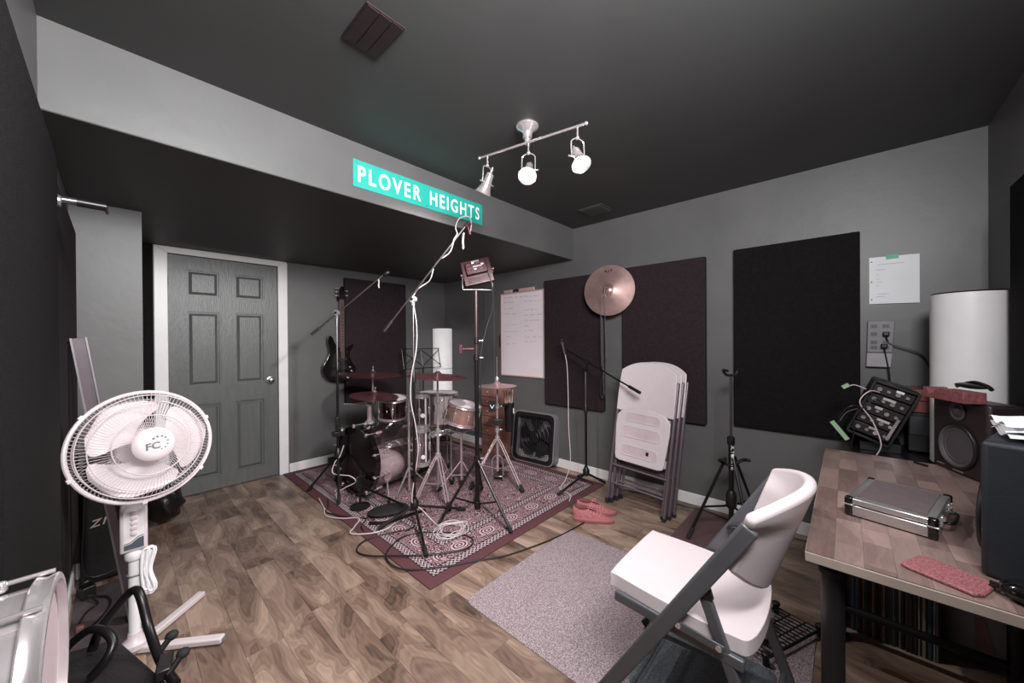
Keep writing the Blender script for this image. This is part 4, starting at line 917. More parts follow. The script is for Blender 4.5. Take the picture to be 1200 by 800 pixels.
# drum throne hidden behind kit is not in view; microphone on the floor by the bass drum
km = thing('floor_mic_stand', 'short black mic stand aimed at the bass drum front', 'mic stand', (1.28, 2.82, RZ))
MB().lathe([(0.075, 0), (0.075, 0.012), (0.03, 0.022), (0.012, 0.03)], (1.28, 2.80, RZ), (0, 0, 1), 24).build('base', black, km)
MB().tube([(1.28, 2.80, RZ+0.02), (1.28, 2.80, 0.14), (1.30, 2.84, 0.17)], 0.009, 8).build('pole', black_m, km)
MB().tube([(1.285, 2.84, 0.165), (1.36, 2.70, 0.125), (1.43, 2.42, 0.09)], 0.0085, 8).build('boom', black_m, km)
mi = MB().cyl((1.27, 2.80, 0.17), (1.325, 2.89, 0.185), 0.024, 0.030, 16).build('microphone', black, km); MB().lathe([(0.031, 0), (0.033, 0.012), (0.026, 0.03), (0, 0.036)], (1.325, 2.89, 0.185), (0.5, 0.85, 0.13), 16).build('grille', steel, mi)
# flat black bag on the rug
one(MB().ball((1.38, 2.545, RZ+0.026), 0.15, 24, (1.0, 0.62, 0.17), MX.Rotation(R(-20), 3, 'Z')), 'cymbal_bag', rubber, 'flat black bag lying on the rug by the boom stand', 'bag')
one(MB().tube([(1.20, 2.48, RZ+0.012), (1.30, 2.40, RZ+0.012), (1.46, 2.38, RZ+0.012), (1.58, 2.36, RZ+0.012)], 0.011, 8, 5), 'black_pole', black_m, 'loose black metal tube lying beside the flat bag', 'pole')
one(MB().b2((1.50, 3.985, RZ), (1.72, 4.045, 0.075)), 'effects_case', black, 'long low black case lying against the back baseboard', 'case', bevel=0.012, seg=3)
# music stand
ms_ = thing('music_stand', 'black folding wire music stand behind the ride cymbal', 'music stand', (2.53, 3.80, RZ))
def mp(u, v): return V((2.26+0.54*u, 3.80+0.05*v, 0.97+0.235*v))
b = MB(); 
for i, (a, c) in enumerate((((0, 0), (1, 0)), ((0, 1), (1, 1)), ((0.02, 0), (0.02, 1)), ((0.98, 0), (0.98, 1)), ((0.5, 0), (0.5, 1)), ((0.0, 0.1), (0.5, 0.95)), ((0.5, 0.1), (1, 0.95)), ((0.0, 0.95), (0.5, 0.1)), ((0.5, 0.95), (1, 0.1)))):
    MB().tube([mp(*a), mp(*c)], 0.005, 6).build('desk_bar', black_m, ms_)
MB().tube([(2.53, 3.80, 0.12), (2.53, 3.80, 0.99)], 0.008, 8).build('pole', black_m, ms_)
for a in (30, 150, 270): MB().tube([(2.53, 3.80, 0.36), (2.53+0.24*math.cos(R(a)), 3.80+0.22*math.sin(R(a)), RZ+0.006)], 0.006, 8).build('leg', black_m, ms_)
# tall white cylinder lamp in the corner
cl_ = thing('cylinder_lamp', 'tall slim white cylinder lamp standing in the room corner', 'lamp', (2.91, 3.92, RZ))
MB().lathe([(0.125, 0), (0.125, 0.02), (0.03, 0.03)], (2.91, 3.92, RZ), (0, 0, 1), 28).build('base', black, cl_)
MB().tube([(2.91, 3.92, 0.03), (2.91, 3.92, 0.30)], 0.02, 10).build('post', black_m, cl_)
MB().sheet([(0.118, 0.22), (0.125, 0.23), (0.125, 1.455), (0.118, 1.465), (0.112, 1.455), (0.112, 0.24), (0.118, 0.22)], (2.91, 3.92, 0), (0, 0, 1), 40).build('shade', M('paper_shade_added_glow', (236, 232, 234), 0.6, emit=(255, 250, 250), es=0.28), cl_)  # faint emission added to the shade so it comes out white
for z in (1.462, 0.94): MB().torus((2.91, 3.92, z), (0, 0, 1), 0.1245, 0.0035, 40, 6).build('ring', greyplastic, cl_)
# drawer tower
dt = thing('drawer_tower', 'narrow wooden tower of small drawers behind the hi-hat', 'drawers', (2.93, 2.93, RZ))
x0_, x1_, y0_, y1_ = 2.80, 3.055, 2.83, 3.06
b = MB(); b.b2((x0_+0.012, y0_, RZ), (x1_, y1_, 0.79)); b.build('carcass', woodbox, dt, bevel=0.003)
for i in range(7):
    z = 0.035+i*0.107; dw = MB().b2((x0_, y0_+0.012, z), (x0_+0.0125, y1_-0.012, z+0.097)).build('drawer_front', woodbox, dt, bevel=0.003)
    MB().ball((x0_-0.010, (y0_+y1_)/2, z+0.05), 0.011, 10).build('knob', M('knob_pink', (170, 130, 124), 0.4), dw)
# box fan
bfan = thing('box_fan', 'grey and black box fan leaning against the right wall', 'fan', (2.98, 2.43, RZ), R(4))
S, T = 0.53, 0.105
lean = MX.Rotation(R(7), 3, 'Y'); R4 = MX.Rotation(R(4), 3, 'Z')
def bp_(y, z, x): return V((2.925, 2.43, RZ+0.009)) + R4 @ (lean @ V((x, -y, z)))
def rring(inset, rad, x): return [bp_(p[0], p[1]+S/2, x) for p in rounded(-S/2+inset, -S/2+inset, S/2-inset, S/2-inset, rad, 6)]
rs_ = [rring(0.0, 0.07, 0), rring(0.0, 0.07, T), rring(0.018, 0.055, T), rring(0.018, 0.055, 0)]
b = MB(); n = len(rs_[0])
for r_ in rs_: b.v += r_
for i in range(4):
    j = (i+1) % 4
    for k in range(n): b.f.append((i*n+k, i*n+(k+1) % n, j*n+(k+1) % n, j*n+k)); b.mi.append(0)
b.build('housing', greyplastic, bfan)
b = MB()
rs2 = [rring(0.012, 0.06, -0.004), rring(0.05, 0.05, -0.004), rring(0.05, 0.05, 0.008), rring(0.012, 0.06, 0.008)]
for r_ in rs2: b.v += r_
for i in range(4):
    j = (i+1) % 4
    for k in range(n): b.f.append((i*n+k, i*n+(k+1) % n, j*n+(k+1) % n, j*n+k)); b.mi.append(0)
b.build('front_frame', black, bfan)
b = MB()
for i in range(15): y = -0.21+i*0.03; b.tube([bp_(y, 0.045, 0.004), bp_(y, S-0.045, 0.004)], 0.0016, 4)
for r_ in (0.06, 0.10, 0.15, 0.20): b.tube([bp_(r_*math.cos(2*math.pi*i/32), S/2+r_*math.sin(2*math.pi*i/32), 0.002) for i in range(32)], 0.002, 4, 0, True)
gr = b.build('front_grille', black, bfan); gr['kind'] = 'stuff'
b = MB()
for i in range(22): y = -0.231+i*0.022; b.tube([bp_(y, 0.03, T-0.006), bp_(y, S-0.03, T-0.006)], 0.0018, 4)
for i in range(22): z = S/2-0.231+i*0.022; b.tube([bp_(-0.24, z, T-0.006), bp_(0.24, z, T-0.006)], 0.0018, 4)
gr = b.build('rear_grille', black, bfan); gr['kind'] = 'stuff'
MB().cyl(bp_(0, S/2, 0.03), bp_(0, S/2, T-0.01), 0.06, seg=24).build('motor_hub', black, bfan)
for k in range(5):
    pts_ = []
    for (rr, aa, xx) in ((0.055, -10, 0.04), (0.20, -32, 0.035), (0.21, 0, 0.05), (0.19, 24, 0.075), (0.055, 22, 0.08)):
        a = R(aa+72*k+20); pts_.append(bp_(rr*math.cos(a), S/2+rr*math.sin(a), xx))
    b = MB(); nrm = bp_(0, 0, 0.003)-bp_(0, 0, 0); b.add(pts_+[q+nrm for q in pts_], [(0, 1, 2, 3, 4), (9, 8, 7, 6, 5)]+[(i, (i+1) % 5, 5+(i+1) % 5, 5+i) for i in range(5)]); b.build('blade', black, bfan)
for sy_ in (-1, 1): MB().box(bp_(sy_*0.18, -0.002, T/2), (T*0.8, 0.03, 0.012)).build('rubber_foot', rubber, bfan)

# ================================================================== CABLES ON THE FLOOR
z = RZ+0.006
def cable(pts, r, mat, label, nm='floor_cable', n=8): return one(MB().tube([V((p[0], p[1], p[2] if len(p) > 2 else z)) for p in pts], r, 6, n), nm, mat, label, 'cable')
cable([(2.471, 1.365, 0.005), (2.0, 1.40, 0.005), (1.62, 1.50, 0.005), (1.45, 1.585, 0.012), (1.25, 1.70), (1.08, 1.86, 0.014), (1.10, 2.06), (1.30, 2.15), (1.50, 1.98), (1.56, 1.80), (1.45, 1.74), (1.25, 1.86, 0.02), (1.12, 1.99, 0.02), (1.02, 2.12, 0.012), (1.00, 2.24, 0.006), (1.08, 2.30, 0.012), (1.22, 2.27), (1.33, 2.20, 0.022), (1.40, 2.22)], 0.0048, cablek, 'long black cable looped over the rug corner')
cable([(1.12, 3.20), (1.085, 3.0, 0.010), (1.05, 2.86, 0.005), (1.10, 2.72, 0.012), (1.19, 2.62), (1.11, 2.52), (1.06, 2.46, 0.010), (1.14, 2.36), (1.24, 2.33), (1.33, 2.36)], 0.0042, cablew, 'pale cable running along the rug edge toward the bag')
cable([(1.16, 3.12), (1.11, 2.98), (1.07, 2.90, 0.010), (1.14, 2.70), (1.22, 2.58), (1.15, 2.50), (1.13, 2.42)], 0.0042, cablek, 'dark cable beside the pale one along the rug edge')
tag(MB().tube([(1.30, 3.14, 0.42), (1.275, 3.16, 0.33), (1.24, 3.18, 0.28), (1.22, 3.16, 0.20), (1.30, 3.02, 0.19), (1.33, 2.99, 0.14), (1.27, 3.06, 0.09), (1.22, 3.10, 0.04), (1.20, 3.0, z)], 0.0042, 6, 8).build('draped_cable', cablew, s1), 'white draped cable')
rr_ = random.Random(5); pts_ = []
for i in range(46): a = i*0.83; q = 0.055+0.06*rr_.random(); pts_.append((1.53+q*1.2*math.cos(a), 1.985+q*math.sin(a), z+0.004+0.012*rr_.random()))
cable(pts_, 0.0026, cablew, 'small tangle of pale thin cord on the rug', 'cord_tangle', 4)
cable([(2.95, 1.50, 0.005), (2.99, 1.2, 0.005), (2.98, 0.95, 0.005), (3.0, 0.80, 0.008), (2.93, 0.5, 0.008), (2.98, 0.2, 0.005), (2.95, 0.0, 0.005)], 0.0048, cablek, 'black cable lying along the right baseboard')

# ================================================================== SHOES
def shoe(O, rz, label):
    t = thing('shoe', label, 'shoe', O, rz, 'pair of coral sneakers'); Wm = WORLD[t.name]
    L_ = 0.285; N = 16; K = 18
    def outline(u): return 0.030+0.020*math.sin(math.pi*min(1, u*1.15)**0.8)*1.0 - (0.028*max(0, (u-0.8)/0.2)**2) - 0.012*max(0, (0.15-u)/0.15)**2
    def topz(u): return 0.092-0.012*math.sin(u*math.pi)*(u < 0.35) if u < 0.35 else 0.088-0.062*((u-0.35)/0.65)**0.8
    b = MB(); rows_ = []
    for i in range(N+1):
        u = i/N; w_ = outline(u); h = topz(u); x = (u-0.5)*L_; sh = 0.010*math.sin(u*math.pi)
        for k in range(K):
            a = math.pi*k/(K-1); ex = abs(math.cos(a))**0.75*(1 if math.cos(a) > 0 else -1); ez = math.sin(a)**0.7
            b.v.append(Wm @ V((x, sh+w_*ex*(1-0.30*ez), 0.022+(h-0.022)*ez)))
    for i in range(N):
        for k in range(K-1): b.f.append((i*K+k, i*K+k+1, (i+1)*K+k+1, (i+1)*K+k)); b.mi.append(0)
    b.f.append(tuple(range(K))); b.f.append(tuple(N*K+k for k in range(K-1, -1, -1))); b.mi += [0, 0]
    b.build('upper', shoe_m, t, ang=60)
    poly_ = [((i/N-0.5)*L_*1.02, 0.010*math.sin(i/N*math.pi)+outline(i/N)+0.005) for i in range(N+1)] + [((i/N-0.5)*L_*1.02, 0.010*math.sin(i/N*math.pi)-outline(i/N)-0.005) for i in range(N, -1, -1)]
    b = MB().prism(poly_, 0.026, (0, 0, 0), (1, 0, 0), (0, 1, 0)); b.v = [Wm @ q for q in b.v]; b.build('sole', shoe_s, t, bevel=0.006, ang=50)
    b = MB().lathe([(0.0, -0.004), (0.024, -0.002), (0.029, 0.004), (0.026, 0.008), (0.021, 0.004), (0.0, 0.001)], (-0.085, 0.004, 0.088), (0, 0, 1), 20); b.v = [Wm @ V((-0.085+(q.x+0.085)*1.75, q.y, q.z)) for q in b.v]; b.build('collar', M('coral_dark', (120, 62, 66), 0.8), t)
    for i in range(5):
        u = 0.38+i*0.07; x = (u-0.5)*L_; h = topz(u)
        b = MB().tube([(x, 0.034, h-0.012), (x+0.004, 0.008, h+0.004), (x-0.004, -0.026, h-0.012)], 0.0028, 6, 4); b.v = [Wm @ q for q in b.v]; b.build('lace', M('coral_lace', (190, 128, 131), 0.7), t)
    b = MB().tube([(-0.03, 0.008, 0.09), (-0.01, 0.03, 0.097), (0.0, 0.01, 0.09), (-0.02, -0.02, 0.096), (-0.03, 0.008, 0.09)], 0.0025, 6, 4); b.v = [Wm @ q for q in b.v]; b.build('lace_bow', MATS['coral_lace'], t)
    b = MB().box((-0.015, 0.008, 0.087), (0.06, 0.034, 0.006), MX.Rotation(R(14), 3, 'Y')); b.v = [Wm @ q for q in b.v]; b.build('tongue', shoe_m, t, bevel=0.002)
shoe((2.315, 1.345, 0.0005), R(-62), 'coral pink lace-up sneaker nearer the speckled floor mat')
shoe((2.43, 1.385, 0.0005), R(-58), 'coral pink lace-up sneaker nearer the stacked folding chairs')

# ================================================================== FOLDED CHAIR STACK
def folded_chair(loc, rot, label):
    t = thing('folding_chair', label, 'folding chair', loc, 0, 'white folding chairs leaning on the wall'); t.rotation_euler = rot
    def pb(mb, nm, mt, par=t, **k): return mb.build(nm, mt, par, world=False, **k)
    for sg in (-1, 1):
        fr = pb(MB().box((0, sg*0.222, 0.505), (0.030, 0.020, 1.0)), 'front_leg', purplegrey, bevel=0.007, seg=3)
        pb(MB().box((0, sg*0.222, 0.018), (0.034, 0.025, 0.035)), 'foot_cap', rubber, fr, bevel=0.004)
        rr = pb(MB().box((-0.019, sg*0.200, 0.40), (0.012, 0.020, 0.76)), 'rear_leg', purplegrey, bevel=0.005, seg=3)
        pb(MB().box((-0.019, sg*0.200, 0.02), (0.015, 0.025, 0.035)), 'foot_cap', rubber, rr, bevel=0.004)
        pb(MB().box((0.006, sg*0.196, 0.57), (0.022, 0.018, 0.25)), 'seat_rail', M('purple_brown_steel', (98, 74, 82), 0.4, metal=0.3), bevel=0.004)
    for z, x, h in ((0.30, 0.0, 0.222), (0.155, -0.017, 0.20)):
        pb(MB().tube([(x, -h, z), (x, h, z)], 0.009, 10), 'cross_bar', purplegrey)
    def back(u, v):
        s = (2*u-1); zt = 1.135-0.075*abs(s)**2.6; z = 0.735+0.02*(1-s*s)*0+(zt-0.735)*v
        wdt = 0.222*(1-0.035*v**3)
        return V((0.012-0.030*(1-s*s)+0.004*math.sin(v*3.1), s*wdt, z)), V((1, s*0.2, 0))
    pb(MB().surf(back, 24, 10, 0.024), 'backrest', pinkwhite, bevel=0.008, seg=3, ang=50)
    poly = []
    for (y, z) in ((-0.192, 0.395), (-0.183, 0.362), (-0.15, 0.352), (0.15, 0.352), (0.183, 0.362), (0.192, 0.395), (0.209, 0.62), (0.206, 0.70), (0.17, 0.745), (0.10, 0.768), (0, 0.775), (-0.10, 0.768), (-0.17, 0.745), (-0.206, 0.70), (-0.209, 0.62)): poly.append((y, z))
    seat = pb(MB().prism(poly, 0.022, (0.012, 0, 0), (0, 1, 0), (0, 0, 1)), 'seat', pinkwhite, bevel=0.007, seg=3, ang=50)
    for (z0, z1, w0) in ((0.66, 0.725, 0.135), (0.54, 0.62, 0.145), (0.40, 0.475, 0.135)):
        rim = [V((0.035, y, z+0.012*(1-(y/0.15)**2))) for y, z in rounded(-w0, z0, w0, z1, 0.025, 4)]
        pb(MB().tube(rim, 0.005, 6, 0, True), 'rib', pinkwhite, seat)
        pb(MB().prism(rounded(-w0+0.004, z0+0.004, w0-0.004, z1+0.004, 0.022, 4), 0.002, (0.0335, 0, 0), (0, 1, 0), (0, 0, 1)), 'recess_panel', M('recessed_pink_plastic', (198, 178, 183), 0.6, bump=0.4, bscale=120), seat)
    pb(MB().b2((0.0352, 0.055, 0.435), (0.0372, 0.075, 0.463)), 'black_sticker', black, seat)
    return t
lean_ = R(-8.5)
folded_chair((2.640, 1.187, 0.0), (R(-3.2), lean_, R(180)), 'white folded chair at the front of the stack, grey underside ribs showing')
folded_chair((2.697, 1.172, 0.0), (R(-3.2), lean_, R(180)), 'white folded chair in the middle of the leaning stack')
folded_chair((2.754, 1.157, 0.0), (R(-3.2), lean_, R(180)), 'white folded chair at the back of the stack against the wall')

# ================================================================== OPEN FOLDING CHAIR
oc = thing('folding_chair', 'open white folding chair with grey frame in front of the desk', 'folding chair', (1.375, 0.40, 0.004))
ZF = 0.018
def beam(p, q, w_, h_, xax=V((1, 0, 0))):
    p = V(p); q = V(q); d = (q-p).normalized(); n = xax.cross(d).normalized()
    return MB().box((p+q)/2, (w_, h_, (q-p).length), MX((xax, n, d)).transposed())
for X, nm in ((1.148, 0), (1.602, 1)):
    inn = 1 if nm == 0 else -1
    fr = beam((X, 0.660, ZF+0.012), (X, 0.190, 0.795), 0.024, 0.046).build('front_leg', chairgrey, oc, bevel=0.008, seg=3)
    beam((X, 0.667, ZF), (X, 0.640, 0.05), 0.028, 0.050).build('foot_cap', rubber, fr, bevel=0.004)
    rl = beam((X+inn*0.024, 0.122, ZF+0.012), (X+inn*0.024, 0.318, 0.565), 0.020, 0.034).build('rear_leg', chairgrey, oc, bevel=0.006, seg=3)
    beam((X+inn*0.024, 0.305, 0.535), (X+inn*0.024, 0.322, 0.592), 0.0215, 0.038).build('black_cap', black, rl, bevel=0.004)
    beam((X+inn*0.024, 0.118, ZF), (X+inn*0.024, 0.137, 0.05), 0.026, 0.038).build('foot_cap', rubber, rl, bevel=0.004)
    sr = beam((X+inn*0.022, 0.595, 0.418), (X+inn*0.022, 0.21, 0.395), 0.018, 0.034).build('seat_rail', chairgrey, oc, bevel=0.005)
    lk = beam((X-inn*0.001, 0.392, 0.438), (X-inn*0.001, 0.255, 0.428), 0.006, 0.024).build('link_plate', chairgrey, oc, bevel=0.002)
    for y, z in ((0.378, 0.437), (0.268, 0.429)): MB().lathe([(0.008, 0), (0.008, 0.004), (0.004, 0.006)], (X-inn*0.004, y, z), (-inn, 0, 0), 12).build('rivet', chrome, lk)
    MB().lathe([(0.008, 0), (0.008, 0.004), (0.004, 0.006)], (X+inn*0.013, 0.215, 0.275), (-inn, 0, 0), 12).build('rivet', chrome, rl)
MB().tube([(1.148, 0.61, 0.10), (1.602, 0.61, 0.10)], 0.009, 10).build('cross_bar', chairgrey, oc)
MB().tube([(1.172, 0.165, 0.13), (1.578, 0.165, 0.13)], 0.009, 10).build('cross_bar', chairgrey, oc)
MB().tube([(1.17, 0.555, 0.19), (1.58, 0.555, 0.19)], 0.009, 10).build('cross_bar', chairgrey, oc)
poly = [(p.x, p.y) for p in catmull([(1.185, 0.595, 0), (1.20, 0.622, 0), (1.375, 0.632, 0), (1.55, 0.622, 0), (1.565, 0.595, 0), (1.578, 0.42, 0), (1.572, 0.25, 0), (1.54, 0.198, 0), (1.375, 0.182, 0), (1.21, 0.198, 0), (1.178, 0.25, 0), (1.172, 0.42, 0)], 5, True)]
b = MB().prism(poly, 0.046, (0, 0, 0.412), (1, 0, 0), (0, 1, 0))
b.v = [q + V((0, 0, (q.y-0.4)*0.05 + 0.010*((q.x-1.375)/0.2)**2)) for q in b.v]
b.build('seat', pinkwhite, oc, bevel=0.017, seg=4, ang=60)
def oback(u, v):
    s = 2*u-1; zt = 0.880-0.050*abs(s)**2.5; zb = 0.545+0.105*s*s; z = zb+(zt-zb)*v
    y = 0.190-0.112*(z-0.545)/0.33 + 0.098*s*s
    k_ = min(1, max(0, (z-0.765)/0.05)); k_ = k_*k_*(3-2*k_)
    return V((1.375+s*(0.206+0.034*k_), y, z)), V((-0.75*s, 1, 0.33))
b = MB().surf(oback, 28, 14, 0.032)
b.build('backrest', pinkwhite, oc, bevel=0.013, seg=4, ang=60)

# ================================================================== DESK
dk = thing('desk', 'butcher-block desk on round black steel legs', 'desk', (1.87, -0.22, 0))
dx0, dx1, dy0, dy1, dz = 1.255, 2.50, YF+0.052, 0.085, 0.73
tp_ = MB().b2((dx0, dy0, 0.702), (dx1, dy1, dz-0.0025)).build('tabletop', M('taupe_edge_banding', (150, 136, 126), 0.5, var=0.12), dk, bevel=0.002)
tp_["label"] = 'taupe-edged wooden tabletop'
rr_ = random.Random(21); wv = (dy1-dy0-0.004)/10; smesh = {}
for j in range(10):
    x = dx0+0.002-rr_.random()*0.12
    while x < dx1-0.002:
        L_ = rr_.choice([0.10, 0.14, 0.18]); a = max(x, dx0+0.002); c = min(x+L_, dx1-0.002); ln = round(c-a, 4); x += L_
        if ln < 0.004: continue
        if ln in smesh: o = smesh[ln].copy(); COL.objects.link(o)
        else:
            bb = MB().b2((0.0003, 0.0003, 0), (ln-0.0003, wv-0.0003, 0.0025)); o = bb.build('stave', blockwood, tp_, world=False); smesh[ln] = o
        o.location = V((a, dy0+0.002+j*wv, dz-0.0025)) - V((1.87, -0.22, 0))
for X in (1.33, 2.13):
    for Y in (0.03, -0.44):
        lg = MB().cyl((X, Y, 0.0045 if X < 2.0 and Y > 0 else 0.0), (X, Y, 0.70), 0.0255, seg=24).build('leg', M('black_steel_leg', (34, 33, 36), 0.35, metal=0.3), dk)
        MB().lathe([(0.026, -0.012), (0.031, -0.008), (0.031, 0.006), (0.026, 0.01)], (X, Y, 0.665), (0, 0, 1), 24).build('collar_ring', MATS['black_steel_leg'], lg)
        MB().lathe([(0.026, 0.004), (0.033, 0.006), (0.033, 0.022), (0.026, 0.028)], (X, Y, 0.0), (0, 0, 1), 24).build('foot_ring', MATS['black_steel_leg'], lg)
MB().tube([(2.13, 0.03, 0.135), (2.13, -0.44, 0.135)], 0.016, 12).build('cross_rail', MATS['black_steel_leg'], dk)
# --- side table with rack gear behind the desk
sd = thing('side_table', 'low black table behind the desk carrying the rack gear', 'table', (2.80, -0.29, 0))
MB().b2((2.545, YF+0.05, 0.66), (3.05, -0.02, 0.69)).build('tabletop', black, sd, bevel=0.003)
for X in (2.60, 3.0):
    for Y in (YF+0.09, -0.07): MB().b2((X-0.02, Y-0.02, 0.0), (X+0.02, Y+0.02, 0.66)).build('leg', black, sd)
rk = thing('rack_case', 'tilted black rack case with studio gear and patch cables', 'rack', (2.83, -0.13, 0.69))
rr3 = MX.Rotation(R(22), 3, 'X') @ MX.Rotation(R(0), 3, 'Z'); rc = V((2.84, -0.135, 0.905))
def rp(x, y, z): return rc + rr3 @ V((x, y, z))
W2, H2, D2 = 0.17, 0.30, 0.26
for (c_, d_) in (((0, 0, H2/2), (D2, W2, 0.012)), ((0, 0, -H2/2), (D2, W2, 0.012)), ((0, W2/2, 0), (D2, 0.012, H2)), ((0, -W2/2, 0), (D2, 0.012, H2)), ((D2/2, 0, 0), (0.008, W2, H2))):
    MB().box(rp(*c_), d_, rr3).build('case_board', black, rk, bevel=0.002)
for i in range(5):
    z_ = H2/2-0.035-i*0.056; un = MB().box(rp(-D2/2+0.02+0.1, 0, z_), (0.20, W2-0.014, 0.050), rr3).build('rack_unit', M('dark_red_black_panel', (34, 22, 25), 0.4), rk, bevel=0.002)
    for k in range(4):
        cw_ = chrome if (i*3+k*2) % 5 in (0, 1) else greyplastic
        MB().cyl(rp(-D2/2+0.02, 0.055-k*0.036, z_), rp(-D2/2+0.004, 0.055-k*0.036, z_), 0.0075 if k % 2 else 0.010, seg=12).build('knob', cw_, un)
    MB().box(rp(-D2/2+0.018, -0.02+0.02*(i % 3), z_+0.016), (0.004, 0.05 if i % 2 else 0.03, 0.012), rr3).build('label_strip', paper if i == 0 else M('silver_strip', (180, 170, 172), 0.4), un)
MB().box(rp(-D2/2+0.004, -W2/2+0.02, -0.06), (0.006, 0.012, 0.12), rr3).build('rack_ear', silver, rk)
MB().box(V((2.87, -0.13, 0.715)), (0.20, 0.16, 0.05)).build('support_block', black, rk, bevel=0.004)
for i, pts_ in enumerate(([(-0.13, 0.05, 0.10), (-0.17, 0.09, 0.09), (-0.18, 0.10, 0.02), (-0.16, 0.02, -0.05), (-0.17, -0.05, -0.14), (-0.16, -0.06, -0.21)], [(-0.13, 0.02, 0.05), (-0.19, 0.06, 0.06), (-0.19, 0.09, -0.05), (-0.17, 0.06, -0.14), (-0.15, 0.04, -0.22)], [(-0.13, 0.06, 0.0), (-0.18, 0.12, -0.01), (-0.17, 0.14, -0.08), (-0.15, 0.12, -0.20)])):
    MB().tube([rp(*q) for q in pts_], 0.0028, 6, 6).build('patch_cable', cablew if i == 0 else cablek, rk)
for i, (p_, d_) in enumerate((((2.66, 0.005, 1.045), (0.05, 0.03, 0.018)), ((2.67, 0.03, 0.80), (0.02, 0.02, 0.11)))):
    one(MB().box(p_, d_, MX.Rotation(R(-35), 3, 'X')), 'cable_label', greenl, ['pale green flag tag on the rack gear cable', 'pale green strap hanging below the rack gear'][i], 'tag')
    if i == 0: MB().tube([(2.67, -0.005, 1.04), (2.69, -0.03, 1.05), (2.705, -0.075, 1.03)], 0.0025, 6, 4).build('tag_cord', cablew, bpy.data.objects['cable_label'])
    else: MB().tube([(2.67, 0.03, 0.85), (2.69, 0.0, 0.90), (2.71, -0.06, 0.93)], 0.003, 6, 4).build('tag_cord', cablek, bpy.data.objects['cable_label.001'])
# red drawer box with grey receiver under it
rb = thing('drawer_box', 'dark red two-drawer box beside the tilted rack', 'drawers', (2.93, -0.345, 0.905))
MB().b2((2.862, -0.44, 0.905), (3.05, -0.245, 1.03)).build('body', redbrown, rb, bevel=0.003)
for z_ in (0.909, 0.970):
    dw = MB().b2((2.852, -0.437, z_), (2.863, -0.248, z_+0.057)).build('drawer_front', M('brick_red_wood', (124, 62, 62), 0.45, var=0.12), rb, bevel=0.002)
    MB().ball((2.848, -0.345, z_+0.02), 0.005, 8).build('knob', black, dw)
am = thing('receiver', 'dark grey receiver box under the red drawers', 'receiver', (2.95, -0.345, 0.691))
MB().b2((2.86, -0.445, 0.70), (3.05, -0.24, 0.904)).build('body', M('charcoal_metal', (40, 40, 42), 0.5), am, bevel=0.004)
MB().b2((2.853, -0.44, 0.79), (2.8605, -0.245, 0.885)).build('front_panel', M('grey_face', (72, 70, 74), 0.5), am, bevel=0.002)
for y_ in (-0.42, -0.265): MB().b2((2.88, y_-0.012, 0.6905), (3.03, y_+0.012, 0.70)).build('foot', rubber, am)
# --- speakers
def speaker(label, corner, fw_, w_, h_, d_, mat, face=True):
    corner = V(corner); fw_ = V(fw_).normalized(); rt_ = V((0, 0, 1)).cross(fw_)     # rt_: from the front left corner across the face
    c = corner + rt_*w_/2 - fw_*d_/2 + V((0, 0, h_/2))
    t = thing('studio_monitor', label, 'speaker', (c.x, c.y, corner.z)); RM = MX((rt_, -fw_, V((0, 0, 1)))).transposed()
    MB().box(c, (w_, d_, h_), RM).build('cabinet', mat, t, bevel=0.012, seg=3)
    f0 = corner + rt_*w_/2
    wo = MB().lathe([(0.090, 0), (0.094, 0.006), (0.088, 0.010), (0.078, 0.004), (0.074, -0.003), (0.066, 0.002), (0.03, -0.02), (0.028, -0.012), (0, -0.004)], f0+V((0, 0, 0.118))+fw_*0.001, fw_, 36).build('woofer', conem, t)
    MB().torus(f0+V((0, 0, 0.118))+fw_*0.006, fw_, 0.090, 0.006, 40, 8).build('woofer_ring', black, wo)
    MB().lathe([(0.036, 0), (0.038, 0.004), (0.03, 0.006), (0.024, 0.001), (0.016, 0.010), (0, 0.014)], f0+V((0, 0, 0.262))+fw_*0.001, fw_, 28).build('tweeter', conem, t)
    for k in range(3): MB().cyl(corner+rt_*(0.03+0.014*k)+V((0, 0, 0.02)), corner+rt_*(0.03+0.014*k)+V((0, 0, 0.02))+fw_*0.003, 0.003, seg=8).build('status_light', silver, t)
    MB().box(f0+V((0, 0, 0.014))+fw_*0.001, (0.05, 0.003, 0.006), RM).build('nameplate', silver, t)
    return t
fw1 = V((-0.42, 0.91, 0))
speaker('maroon-black studio monitor speaker under the white cylinder', (2.50, -0.285, dz+0.0005), fw1, 0.27, 0.31, 0.105, speakm)
fw2 = V((0.30, 0.95, 0)); rt_ = V((0, 0, 1)).cross(fw2.normalized())
# corner: front left as seen from in front; the right-hand front corner stands at (1.405,-0.235)
n2 = fw2.normalized(); cr = V((1.405, -0.235, dz+0.0005)) - rt_*0.25
speaker('dark blue-black speaker turned away at the desk edge', cr, fw2, 0.25, 0.325, 0.20, bluegrey)
# papers on the speaker
pc = V((1.475, -0.345, dz+0.327)); r9 = random.Random(2)
for k in range(4):
    def pf2(u, v, k=k): return V((pc.x-0.065+0.14*u+0.01*k, pc.y-0.065+0.13*v, pc.z+0.006+k*0.010+0.006*math.sin(u*9+k*2)*v+0.004*math.cos(v*7+k))), V((0, 0, 1))
    one(MB().surf(pf2, 14, 8, 0.0012), 'paper_sheet', paper, ['crumpled white sheet at the bottom of the pile on the speaker', 'crumpled white sheet second from bottom of the speaker pile', 'crumpled white sheet second from top of the speaker pile', 'crumpled white sheet topping the pile on the speaker'][k], 'paper', 'loose papers on the dark speaker')
